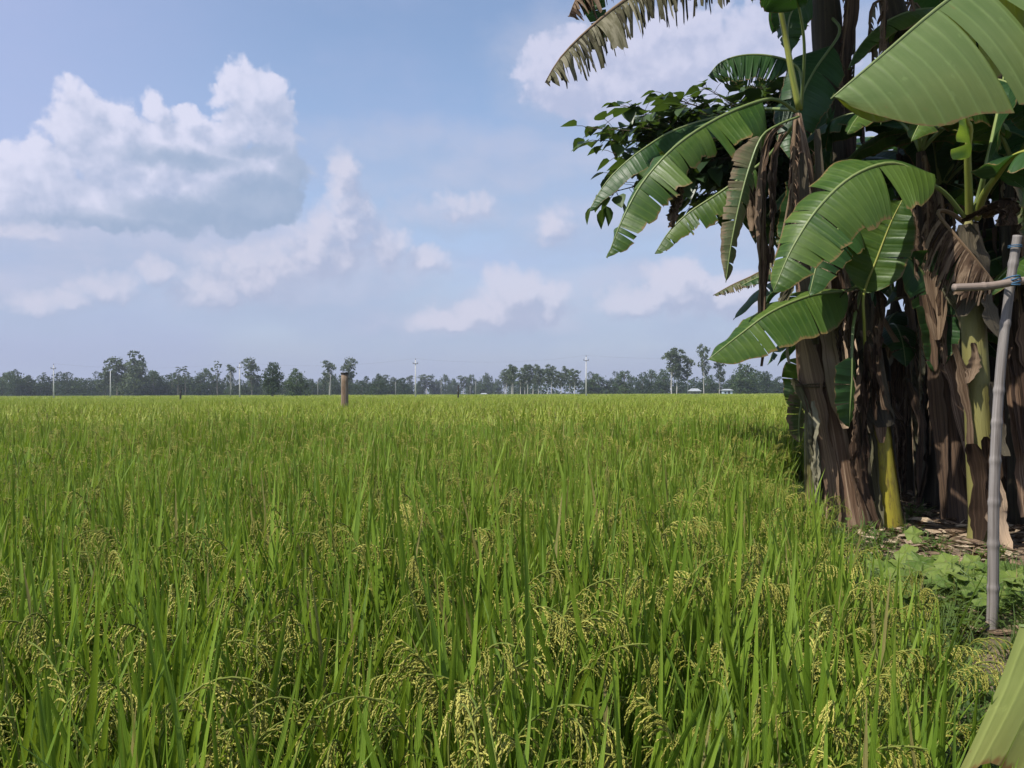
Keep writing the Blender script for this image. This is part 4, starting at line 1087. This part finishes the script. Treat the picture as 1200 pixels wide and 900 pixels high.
for (b0, h0), (b1, h1), lab in zip(main, main[1:], ('wire span at the left end of the pole line', 'wire span left of the lone mid-field pole', 'wire span right of the lone mid-field pole', 'wire span ending at the leaning banana trunk')):
    a = b0 + Vector((0, 0, h0 + .3)); c = b1 + Vector((0, 0, h1 + .3)); mb = MB()
    tube(mb, [a.lerp(c, q / 16) - Vector((0, 0, 1.0 * 4 * (q / 16) * (1 - q / 16))) for q in range(17)], .008, 4)
    o = link('overhead_wire', mb.mesh('overhead_wire', M['wire'])); tag(o, lab, 'power line', 'wires strung between the white poles')
# thick weathered post in the rice
d = 33.0; b = Vector(((404 - 600) * d / F, d, PADDY)); top = EYE + (HOR - 438) * d / F
t = empty('wooden_post', b, 'thick weathered wooden post standing out of the rice', 'post')
mb = MB(); H = top - PADDY
tube(mb, [b + Vector((0, 0, H * q / 8)) for q in range(9)], lambda q: .148 - .012 * q, 14, lobes=.03, rng=random.Random(3))
M['post'] = mat_fib('weathered_post', [(.10, .065, .04), (.18, .13, .09), (.26, .215, .175), (.06, .045, .035)], 5, .8, .85, .2, .01)
part('shaft', mb, M['post'], t)
mb = MB(); tube(mb, [b + Vector((0, 0, H + .004)), b + Vector((0, 0, H + .07))], .158, 14); part('cap', mb, M['darkwood'], t)
for px, top, d, lab, r in ((211, 456, 95, 'short dark stake in the rice at left, before the wood', .12), (536.5, 452, 95, 'short dark stake in the rice right of the lone white pole', .10)):
    b = Vector(((px - 600) * d / F, d, PADDY)); H = EYE + (HOR - top) * d / F - PADDY
    t = empty('wooden_stake', b, lab, 'stake', 'short dark stakes in the rice')
    mb = MB(); tube(mb, [b + Vector((0.02 * q, 0, H * q / 4)) for q in range(5)], lambda q: r * (1 - .2 * q), 8, lobes=.06, rng=random.Random(4)); part('shaft', mb, M['darkwood'], t)
    mb = MB(); tube(mb, [b + Vector((0.08, 0, H)), b + Vector((.08, 0, H + .05))], r * .9, 8); part('cap', mb, M['darkwood'], t)

# ------------------------------------------------------------------ far trees
def mat_tree(name, c1, c2):
    m, nt, out = newmat(name); h = NT(nt)
    vec, u, v, t = h.luv()
    col = h.mix(h.sstep(t, .1, .9), c1, c2)
    sh = h.transl(h.bsdf(col, .6, .25), h.mix(.5, col, (.14, .2, .03)), .25)
    nt.links.new(sh, out.inputs[0]); return m
M['t_dark'] = mat_tree('tree_dark', (.014, .034, .014), (.036, .066, .024))
M['t_mid'] = mat_tree('tree_mid', (.026, .054, .018), (.060, .096, .030))
M['t_pale'] = mat_tree('tree_pale', (.045, .068, .034), (.092, .122, .060))
M['t_bark'] = mat_plain('tree_bark', (.10, .085, .07), (.20, .18, .15), 2, .9)
M['t_white'] = mat_plain('tree_bark_pale', (.36, .34, .32), (.52, .50, .48), 2, .85)
def far_tree(seed, H, lobes, trunk_h, tr, mat, bark, n, leaf=.42, gappy=.75):
    """lobes: (x, y, z, rx, rz) in units of H"""
    rng = random.Random(seed)
    t = bpy.data.objects.new('far_tree', None); COL.objects.link(t)
    mb = MB()
    tube(mb, catmull([Vector((0, 0, -.2)), Vector((.01 * H, 0, H * trunk_h * .5)), Vector((-.01 * H, 0, H * trunk_h)), Vector((0, 0, H * .8))], 10), lambda q: tr * (1 - .8 * q), 6)
    for (x, y, z, rx, rz) in lobes:
        tube(mb, [Vector((0, 0, H * min(trunk_h, z) * .8)), Vector((x * H * .5, y * H * .5, H * (z * .8))), Vector((x * H, y * H, z * H))], lambda q: tr * .45 * (1 - .8 * q), 4, cap=False)
    part('trunk', mb, M[bark], t)
    mb = MB()
    vol = [rx * rx * rz for (_, _, _, rx, rz) in lobes]; sv = sum(vol)
    for (x, y, z, rx, rz), vv in zip(lobes, vol):
        nc = max(6, int(n / 14 * vv / sv))
        for c in range(nc):
            while True:
                a = Vector((rng.uniform(-1, 1), rng.uniform(-1, 1), rng.uniform(-1, 1)))
                if .25 < a.length < 1: break
            a = a.normalized() * a.length ** .5
            cc = Vector((x + a.x * rx, y + a.y * rx, z + a.z * rz)) * H
            tt = rng.random(); cr = rng.uniform(.5, 1.0) * rx * H * .42
            for k in range(14):
                p = cc + Vector((rng.gauss(0, .5), rng.gauss(0, .5), rng.gauss(0, .4))) * cr
                s = leaf * rng.uniform(.5, 1.2)
                u = Vector((rng.uniform(-1, 1), rng.uniform(-1, 1), rng.uniform(-1, 1))).normalized(); v = u.cross(Vector((rng.uniform(-1, 1), rng.uniform(-1, 1), rng.uniform(-1, 1)))).normalized()
                tv = min(1, max(0, tt + rng.uniform(-.25, .25)))
                mb.add([p - u * s * .5, p + v * s * .3, p + u * s * .5, p - v * s * .3], [(0, 1, 2, 3)], [(0, 0, tv)] * 4)
    part('crown', mb, M[mat], t, smooth=False)
    return t
def lob(seed, k, cx, r0, z0, z1, rz):
    rg = random.Random(seed); out = []
    for i in range(k):
        z = z0 + (z1 - z0) * (i + .5) / k
        out.append((rg.uniform(-cx, cx), rg.uniform(-cx, cx), z, r0 * rg.uniform(.7, 1.2), rz * rg.uniform(.8, 1.2)))
    return out
H0 = 10.0
K = {
    'round': far_tree(401, H0, [(0, 0, .62, .30, .26), (-.2, 0, .5, .22, .2), (.22, .05, .52, .22, .2), (.05, 0, .82, .22, .15), (-.1, .1, .34, .26, .2), (.14, -.1, .32, .24, .18)], .3, .3, 't_dark', 't_bark', 3600, .6),
    'bushy': far_tree(402, H0, [(0, 0, .55, .34, .28), (-.28, 0, .4, .26, .25), (.3, .05, .42, .26, .26), (.02, 0, .8, .22, .17), (-.12, .1, .2, .34, .2), (.2, -.1, .18, .32, .18)], .25, .28, 't_mid', 't_bark', 3600, .62),
    'scrub': far_tree(403, H0, [(0, 0, .42, .38, .3), (-.35, 0, .32, .3, .25), (.35, .05, .36, .3, .26), (.1, 0, .75, .2, .2), (-.2, .1, .7, .16, .2), (-.1, -.1, .15, .5, .18), (.3, -.1, .12, .4, .16)], .2, .25, 't_dark', 't_bark', 3800, .66),
    'eucalypt': far_tree(404, H0, lob(4, 7, .10, .13, .48, .98, .10), .55, .16, 't_pale', 't_white', 1500, .5),
    'tall': far_tree(405, H0, lob(5, 8, .13, .15, .30, .97, .12), .4, .18, 't_pale', 't_bark', 2300, .55),
    'wispy': far_tree(406, H0, [(.02, 0, .92, .07, .06), (-.06, 0, .84, .06, .05), (.06, .02, .76, .08, .06), (-.03, 0, .66, .07, .06), (.05, 0, .55, .09, .07)], .6, .14, 't_pale', 't_bark', 520),
    'big': far_tree(407, H0, [(0, 0, .60, .20, .22), (-.17, 0, .5, .18, .2), (.17, .05, .55, .17, .2), (.05, 0, .85, .13, .13), (-.1, .1, .72, .12, .12), (-.3, -.1, .28, .2, .2), (.3, -.1, .26, .22, .2), (0, 0, .3, .26, .2)], .3, .26, 't_pale', 't_bark', 3800, .6),
}
G_T = 'far trees along the edge of the field'
def mk(k, first=[None]):
    o = K[k]
    if o.get('category') is None and not o.get('placed'):
        o['placed'] = 1; return o
    return copy_tree(o)
def tree(kind, px, top, d, wpx, label, yaw):
    o = mk(kind)
    if 'placed' in o: del o['placed']
    H = EYE + (HOR - top) * d / F - PADDY
    x = (px - 600) * d / F
    sz = H / H0
    nat = {'round': .85, 'bushy': 1.05, 'scrub': 1.35, 'eucalypt': .42, 'tall': .5, 'wispy': .28, 'big': .95}[kind] * H0
    sx = wpx * d / F / nat
    o.location = (x, d, PADDY); o.rotation_euler = (0, 0, yaw); o.scale = (sx, sx, sz)
    tag(o, label, 'tree', G_T)
ty = random.Random(77)
named = [
    ('scrub', 19, 429, 330, 26, 'dark blocky tree rising above the wood at far left'),
    ('wispy', 52, 434, 340, 12, 'thin gappy tree just left of the leftmost power pole'),
    ('wispy', 78, 434, 340, 12, 'thin round-topped tree right of the leftmost power pole'),
    ('big', 158, 408, 330, 52, 'tallest grey-green tree, left of centre of the left wood'),
    ('tall', 137, 421, 335, 28, 'pale tree adjoining the left side of the tallest tree'),
    ('tall', 124, 430, 325, 20, 'pale tree behind the plain pole without crossarm'),
    ('bushy', 180, 431, 340, 30, 'dark rounded tree adjoining the right side of the tallest tree'),
    ('wispy', 209, 428, 330, 12, 'spindly tree above the short dark stake'), ('wispy', 217, 427, 335, 12, 'second spindly tree right above the short dark stake'),
    ('bushy', 240, 429, 340, 34, 'broad domed tree beside the tall forked tree'),
    ('wispy', 255, 421, 330, 13, 'tall forked thin tree leaning left, before the pale grey pole'),
    ('eucalypt', 271, 428, 340, 12, 'pale narrow tree right behind the pale grey pole'),
    ('tall', 295, 422, 335, 20, 'pale tall tree between the crossarm pole and the round dark tree'),
    ('round', 319, 422, 200, 27, 'round dark green tree standing clear on the horizon'),
    ('bushy', 348, 429, 225, 31, 'mid-green bushy tree right of the round dark tree'),
    ('eucalypt', 386, 424, 320, 17, 'pale slim tree just left of the wooden post'),
    ('tall', 408, 422, 320, 19, 'pale tree rising behind the wooden post'),
    ('scrub', 443, 436, 300, 30, 'dark spreading tree right of the wooden post'),
    ('bushy', 268, 452, 320, 14, 'low bright green bush at the foot of the pale grey pole'),
    ('eucalypt', 787, 411, 290, 22, 'tallest pale eucalyptus with white trunk, left of the huts'), ('eucalypt', 793, 413, 292, 18, 'pale eucalyptus adjoining the tallest one by the huts'),
    ('eucalypt', 806, 420, 295, 18, 'pale eucalyptus over the open-sided hut'), ('eucalypt', 825, 407, 290, 15, 'slim tall eucalyptus at the leaf tip of the lowest arching frond'), ('eucalypt', 843, 424, 292, 15, 'slim eucalyptus directly over the blue-roofed hut'),
    ('bushy', 874, 425, 285, 44, 'large dark dense tree right of the blue-roofed hut'), ('round', 897, 435, 300, 16, 'small dark tree right of the large dense one'),
]
for a in named: tree(*a, ty.uniform(0, 6.28))
# the rest of the belt
LBELT = 'ordinary dark tree massed with its like in the continuous belt of wood'
for i in range(30):
    px = -40 + i * 9.6 + ty.uniform(-4, 4)
    tree(ty.choice(('scrub', 'scrub', 'bushy')), px, ty.uniform(431, 441), ty.uniform(335, 365), ty.uniform(24, 40), LBELT, ty.uniform(0, 6.28))
for i in range(16):
    px = 690 + i * 15 + ty.uniform(-5, 5)
    tree(ty.choice(('scrub', 'scrub', 'bushy')), px, ty.uniform(430, 437) if px < 790 else ty.uniform(434, 446), ty.uniform(335, 360), ty.uniform(24, 36), LBELT, ty.uniform(0, 6.28))
for i in range(30):
    px = 255 + i * 7.6 + ty.uniform(-4, 4)
    tree(ty.choice(('scrub', 'scrub', 'bushy')), px, ty.uniform(438, 446), ty.uniform(342, 365), ty.uniform(20, 34), LBELT, ty.uniform(0, 6.28))
LGROVE = 'slim pale eucalyptus in the loose grove of bare white trunks right of centre'
for i in range(16):
    px = 592 + i * 5.4 + ty.uniform(-2, 2)
    tree('eucalypt', px, ty.choice((429, 431, 434, 437, 440)), ty.uniform(310, 345), ty.uniform(11, 16), LGROVE, ty.uniform(0, 6.28))
LHAZ = 'small hazy tree in the most distant low stretch of wood at centre'
for i in range(42):
    px = 362 + i * 6.4 + ty.uniform(-4, 4)
    tree(ty.choice(('scrub', 'tall', 'eucalypt', 'bushy', 'scrub')), px, ty.uniform(439, 448) if ty.random() < .8 else ty.uniform(435, 440), ty.uniform(480, 560), ty.uniform(10, 20), LHAZ, ty.uniform(0, 6.28))
for k in K.values():
    if k.get('placed') is not None: del k['placed']

# scrubby undergrowth that closes the foot of the wood
mb = MB(); rg = random.Random(88)
for i in range(5200):
    px = rg.uniform(-120, 1150); d = rg.uniform(372, 400) if not (420 < px < 600) else rg.uniform(570, 600)
    hmax = 5.2 + 2.4 * math.sin(px * .045) * math.sin(px * .013 + 1) + (1.6 if 420 < px < 600 else 0)
    p = Vector(((px - 600) * d / F, d, PADDY + rg.uniform(0, 1) ** .8 * hmax)); tt = rg.random()
    for k in range(3):
        q = p + Vector((rg.gauss(0, .5), rg.gauss(0, .5), rg.gauss(0, .4))); s = rg.uniform(.6, 1.4)
        u = Vector((rg.uniform(-1, 1), rg.uniform(-1, 1), rg.uniform(-1, 1))).normalized(); v = u.cross(Vector((rg.uniform(-1, 1), rg.uniform(-1, 1), rg.uniform(-1, 1)))).normalized()
        mb.add([q - u * s * .5, q + v * s * .4, q + u * s * .5, q - v * s * .4], [(0, 1, 2, 3)], [(0, 0, tt)] * 4)
o = link('far_undergrowth', mb.mesh('far_undergrowth', M['t_dark'], False)); tag(o, 'dark undergrowth closing the foot of the distant wood', 'undergrowth', kind='stuff')

# huts under the right-hand trees
M['hutwall'] = mat_plain('hut_wall', (.22, .21, .20), (.34, .33, .32), 2, .9)
M['hutblue'] = mat_plain('hut_wall_blue', (.30, .36, .46), (.40, .46, .55), 2, .9)
M['tin'] = mat_plain('tin_roof', (.26, .28, .30), (.38, .40, .42), 2, .5)
M['whitewall'] = mat_plain('white_wall', (.70, .70, .70), (.82, .82, .82), 2, .8)
M['black'] = mat_plain('dark_opening', (.012, .012, .012), (.02, .02, .02), 2, .9)
def hut(px, d, w, h, rh, wall, roof, label, dz=1.0, open_=False):
    x = (px - 600) * d / F; b = Vector((x, d, PADDY + .25))
    t = empty('hut', b, label, 'hut', 'huts at the far edge of the field')
    dp = w * .8; mb = MB()
    if open_:
        for sx in (-1, -.33, .33, 1):
            for sy in (-1, 1): box(mb, b + Vector((sx * w * .46, sy * dp * .46, h / 2)), (.18, .18, h))
        box(mb, b + Vector((0, dp * .42, h * .35)), (w * .9, .1, h * .7))
    else: box(mb, b + Vector((0, 0, h / 2)), (w, dp, h))
    part('wall', mb, M[wall], t, smooth=False)
    e = .35; mb = MB(); z0 = b.z + h; th = .08
    A = [Vector((x + sx * (w / 2 + e), d + sy * (dp / 2 + e), z0)) for sx in (-1, 1) for sy in (-1, 1)]
    r = [Vector((x + sx * (w / 2 + e) * .55, d, z0 + rh)) for sx in (-1, 1)]
    vs = A + r + [v - Vector((0, 0, th)) for v in A]
    fs = [(0, 2, 5, 4), (1, 4, 5, 3), (0, 4, 1), (2, 3, 5), (6, 7, 9, 8), (0, 6, 8, 2), (1, 3, 9, 7), (0, 1, 7, 6), (2, 8, 9, 3)]
    mb.add(vs, fs, [(0, 0, .5)] * len(vs)); part('roof', mb, M[roof], t, smooth=False)
    if not open_:
        mb = MB(); box(mb, b + Vector((w * .12, -dp / 2 - .02, h * .42)), (w * .22, .05, h * .8)); part('door', mb, M['black'], t, smooth=False)
        mb = MB(); box(mb, b + Vector((-w * .28, -dp / 2 - .02, h * .6)), (w * .16, .05, h * .3)); part('window', mb, M['black'], t, smooth=False)
    return t
hut(814, 278, 3.2, 1.7, .8, 'hutwall', 'tin', 'open-sided hut with a pale hipped roof under the tall eucalyptus', open_=True)
hut(852, 276, 2.9, 1.9, .4, 'hutblue', 'tin', 'low hut with bluish walls left of the large dark tree')
hut(567, 330, 2.0, .9, .35, 'whitewall', 'tin', 'small white hut low on the horizon at centre')

# ------------------------------------------------------------------ haze
mb = MB(); box(mb, (0, 1300, 14.0), (6600, 3600, 32.0))
haze = link('haze', mb.mesh('haze', [], False)); haze['kind'] = 'stuff'; haze['label'] = 'thin blue air over the field'
haze.data.materials.clear()
m, nt, out = newmat('haze_air'); v = nt.nodes.new('ShaderNodeVolumePrincipled')
v.inputs['Color'].default_value = (.80, .86, 1.0, 1); v.inputs['Density'].default_value = .00030; v.inputs['Anisotropy'].default_value = .2
nt.links.new(v.outputs[0], out.inputs['Volume'])
haze.data.materials.append(m)

# ------------------------------------------------------------------ sky, sun
EL, AZ = R(50), R(55)       # sun behind the camera, to the left
sd = Vector((-math.sin(AZ) * math.cos(EL), -math.cos(AZ) * math.cos(EL), math.sin(EL)))
wd = bpy.data.worlds.new('World'); sc.world = wd; wd.use_nodes = True
nt = wd.node_tree; nt.nodes.clear(); h = NT(nt)
out = nt.nodes.new('ShaderNodeOutputWorld'); bg = nt.nodes.new('ShaderNodeBackground')
sky = nt.nodes.new('ShaderNodeTexSky'); sky.sky_type = 'NISHITA'; sky.sun_disc = False
sky.sun_elevation = EL; sky.sun_rotation = math.atan2(sd.x, sd.y)
sky.air_density = 1.0; sky.dust_density = 1.2; sky.ozone_density = 1.6
SKY_STR = .12

# clouds: a density function over azimuth and elevation, evaluated twice for light and shade
cg = bpy.data.node_groups.new('cloud_density', 'ShaderNodeTree')
cg.interface.new_socket('Dir', in_out='INPUT', socket_type='NodeSocketVector')
cg.interface.new_socket('Cumulus', in_out='OUTPUT', socket_type='NodeSocketFloat')
cg.interface.new_socket('Soft', in_out='OUTPUT', socket_type='NodeSocketFloat')
gi = cg.nodes.new('NodeGroupInput'); go = cg.nodes.new('NodeGroupOutput'); c = NT(cg)
dirv = gi.outputs[0]
sx = c.new('ShaderNodeSeparateXYZ'); cg.links.new(dirv, sx.inputs[0])
az = c.m('ARCTAN2', sx.outputs[0], sx.outputs[1]); el = c.m('ARCSINE', sx.outputs[2])
cb = c.new('ShaderNodeCombineXYZ'); c.put(cb.inputs[0], az); c.put(cb.inputs[1], el)
p = cb.outputs[0]
wn = c.new('ShaderNodeTexNoise', noise_dimensions='2D'); c.put(wn.inputs['Vector'], p); wn.inputs['Scale'].default_value = 20.0; wn.inputs['Detail'].default_value = 5.0; wn.inputs['Roughness'].default_value = .6
warp = c.vm('MULTIPLY_ADD', wn.outputs['Color'], (.036, .032, 0), (-.018, -.016, 0))
pw = c.vm('ADD', p, warp)
def blob(px, py, rx, ry):
    a = math.atan((px - 600) / F); e = math.atan((HOR - py) / F * math.cos(a))
    return a, e, rx / F * math.cos(a) ** 2, ry / F * math.cos(a)
def blobs(lst, src):
    acc = None
    for px, py, rx, ry, amp in lst:
        a, e, wx, wy = blob(px, py, rx, ry)
        d = c.vm('MULTIPLY_ADD', src, (1 / wx, 1 / wy, 0), (-a / wx, -e / wy, 0))
        q = c.m('MULTIPLY_ADD', c.vm('DOT_PRODUCT', d, d), -amp, amp)
        acc = q if acc is None else c.m('MAXIMUM', acc, q)
    return c.m('MAXIMUM', acc, -3.0)
BANK = [(298, 104, 44, 36, 1.0), (305, 140, 52, 46, .9), (262, 112, 26, 16, .6), (92, 138, 46, 50, .9), (128, 160, 60, 46, .9), (180, 122, 22, 24, .9), (224, 134, 26, 16, .8), (215, 190, 165, 56, 1.2), (50, 205, 90, 50, .9), (268, 234, 102, 40, 1.5),
        (150, 245, 170, 36, 1.1), (20, 240, 70, 34, .8), (336, 195, 30, 60, .7)]
LOWC = [(598, 345, 42, 38, 1.45), (585, 368, 66, 24, 1.1), (640, 356, 36, 28, 1.1), (530, 376, 60, 18, .8), (795, 335, 50, 32, 1.4), (742, 354, 44, 24, 1.1), (860, 350, 60, 34, 1.2), (402, 212, 22, 40, .7), (412, 258, 40, 42, .9), (380, 290, 60, 40, .9), (300, 318, 76, 36, .9), (250, 338, 50, 26, .8), (450, 290, 36, 30, .7),
        (650, 262, 26, 24, .6), (500, 306, 26, 18, .7), (60, 352, 60, 20, .7), (130, 335, 50, 22, .7), (185, 318, 26, 18, .7), (545, 240, 44, 16, .5), (20, 268, 50, 14, .6)]
HIGH = [(660, 85, 60, 46, 1.0), (720, 110, 80, 46, 1.0), (790, 70, 120, 60, 1.0), (880, 90, 140, 90, 1.0), (690, 60, 70, 34, .8)]
SOFT = [(740, 85, 170, 80, .8), (180, 290, 330, 60, .8), (330, 330, 260, 60, .8), (760, 350, 230, 60, .7), (540, 250, 120, 30, .6), (560, 375, 260, 40, .8), (60, 330, 220, 60, .7), (640, 200, 260, 50, .5), (1000, 200, 300, 200, .9), (700, 255, 160, 50, .6), (480, 170, 120, 30, .4)]
SHD = [(315, 238, 82, 40, 1.3), (235, 250, 110, 26, 1.0), (215, 184, 92, 16, .9), (170, 266, 150, 22, .8), (350, 215, 30, 46, .8), (300, 178, 60, 12, .6), (90, 262, 80, 16, .6)]
vo = c.new('ShaderNodeTexVoronoi', feature='SMOOTH_F1', voronoi_dimensions='2D'); c.put(vo.inputs['Vector'], pw); vo.inputs['Scale'].default_value = 34.0; vo.inputs['Smoothness'].default_value = .35
vo2 = c.new('ShaderNodeTexVoronoi', feature='SMOOTH_F1', voronoi_dimensions='2D'); c.put(vo2.inputs['Vector'], pw); vo2.inputs['Scale'].default_value = 78.0; vo2.inputs['Smoothness'].default_value = .35
det = c.noise(p, 60.0, 5.0, .62)
bil = c.m('ADD', c.m('MULTIPLY', vo.outputs[0], -.60), c.m('ADD', c.m('MULTIPLY', vo2.outputs[0], -.34), c.m('ADD', .34, c.m('MULTIPLY', c.m('SUBTRACT', det, .5), .55))))
cg.links.new(c.m('ADD', blobs(BANK, pw), bil), go.inputs[0])
sn = c.noise(c.vm('MULTIPLY', p, (1, 1.8, 1)), 9.0, 5.0, .55)
cg.links.new(c.m('ADD', blobs(SOFT, pw), c.m('MULTIPLY', c.m('SUBTRACT', sn, .5), 1.1)), go.inputs[1])
for nm in ('Belly', 'Low', 'High'): cg.interface.new_socket(nm, in_out='OUTPUT', socket_type='NodeSocketFloat')
cg.links.new(c.m('ADD', blobs(SHD, pw), c.m('MULTIPLY', c.m('SUBTRACT', sn, .5), .5)), go.inputs[2])
cg.links.new(c.m('ADD', blobs(LOWC, pw), bil), go.inputs[3])
cg.links.new(c.m('ADD', blobs(HIGH, pw), bil), go.inputs[4])

tc = nt.nodes.new('ShaderNodeTexCoord'); dv = tc.outputs['Generated']
g1 = nt.nodes.new('ShaderNodeGroup'); g1.node_tree = cg; nt.links.new(dv, g1.inputs[0])
off = h.vm('ADD', dv, (-.012, -.006, .022))
g2 = nt.nodes.new('ShaderNodeGroup'); g2.node_tree = cg; nt.links.new(h.vm('NORMALIZE', off), g2.inputs[0])
sep = h.new('ShaderNodeSeparateXYZ'); nt.links.new(dv, sep.inputs[0]); up = sep.outputs[2]
azw = h.m('ARCTAN2', sep.outputs[0], sep.outputs[1])
def lit_of(k, lo, hi): return h.sstep(h.m('SUBTRACT', g1.outputs[k], g2.outputs[k]), lo, hi)
col = sky.outputs[0]
# high thin veil, thicker low down and towards the left
wisp = h.noise(h.vm('MULTIPLY', dv, (1, 1, 2.2)), 4.0, 5.0, .6)
veil = h.m('ADD', h.m('MULTIPLY', h.sstep(up, .42, .0), .45), h.m('MULTIPLY', h.sstep(wisp, .38, .75), .30))
col = h.mix(h.m('ADD', veil, .12), col, (2.35, 2.72, 4.1))
col = h.mix(h.m('MULTIPLY', h.sstep(azw, -.15, -.62), .55), col, (2.55, 2.85, 4.45))
col = h.mix(h.m('MULTIPLY', h.sstep(up, .13, .0), .75), col, (2.05, 2.36, 3.35))
softcol = h.mix(lit_of(1, -.3, .4), (2.3, 2.75, 3.75), (2.95, 3.15, 4.05))
col = h.mix(h.m('MULTIPLY', h.sstep(g1.outputs[1], -.45, .9), .80), col, softcol)
lowf = h.sstep(up, .30, .03)
highcol = h.mix(lit_of(4, -.4, .7), (2.75, 3.0, 4.1), (3.8, 3.85, 4.8))
col = h.mix(h.m('MULTIPLY', h.sstep(g1.outputs[4], -.05, .5), .80), col, highcol)
lowcol = h.mix(lit_of(3, -.35, .75), (2.35, 2.65, 3.65), (3.85, 3.82, 4.55))
col = h.mix(h.m('MULTIPLY', h.sstep(g1.outputs[3], -.40, .75), h.m('SUBTRACT', .86, h.m('MULTIPLY', lowf, .22))), col, lowcol)
bankcol = h.mix(lit_of(0, -.75, 1.0), (2.45, 2.85, 3.9), (4.15, 4.2, 5.1))
bankcol = h.mix(h.m('MULTIPLY', h.sstep(g1.outputs[2], -.35, 1.0), .78), bankcol, (1.68, 2.28, 3.25))
col = h.mix(h.m('MULTIPLY', h.sstep(g1.outputs[0], -.04, .46), .93), col, bankcol)
nt.links.new(col, bg.inputs[0]); bg.inputs[1].default_value = SKY_STR
nt.links.new(bg.outputs[0], out.inputs[0])

sl = bpy.data.lights.new('sun', 'SUN'); sl.energy = 4.2; sl.angle = R(.53); sl.color = (1.0, .95, .86)
so_ = bpy.data.objects.new('sun', sl); COL.objects.link(so_)
so_.rotation_euler = (-sd).to_track_quat('-Z', 'Y').to_euler(); so_.location = (0, 0, 60)

# ------------------------------------------------------------------ camera and render settings
cam = bpy.data.cameras.new('camera'); co = bpy.data.objects.new('camera', cam); COL.objects.link(co)
co.location = (0, 0, EYE); co.rotation_euler = (R(90), R(.2), 0)
cam.sensor_width = 36; cam.sensor_fit = 'HORIZONTAL'; cam.lens = 36 * F / 1200
cam.shift_y = (HOR - 450) / 1200
cam.clip_start = .05; cam.clip_end = 8000
sc.camera = co
sc.render.engine = 'CYCLES'
cy = sc.cycles
cy.use_denoising = True
try: cy.denoiser = 'OPENIMAGEDENOISE'
except Exception: pass
cy.max_bounces = 8; cy.diffuse_bounces = 3; cy.glossy_bounces = 2; cy.transmission_bounces = 4; cy.volume_bounces = 0; cy.transparent_max_bounces = 6
cy.sample_clamp_indirect = 6.0
vs = sc.view_settings
sc.display_settings.display_device = 'sRGB'
vs.view_transform = 'Standard'; vs.look = 'None'; vs.exposure = 0.58; vs.gamma = 1.0; vs.use_curve_mapping = False
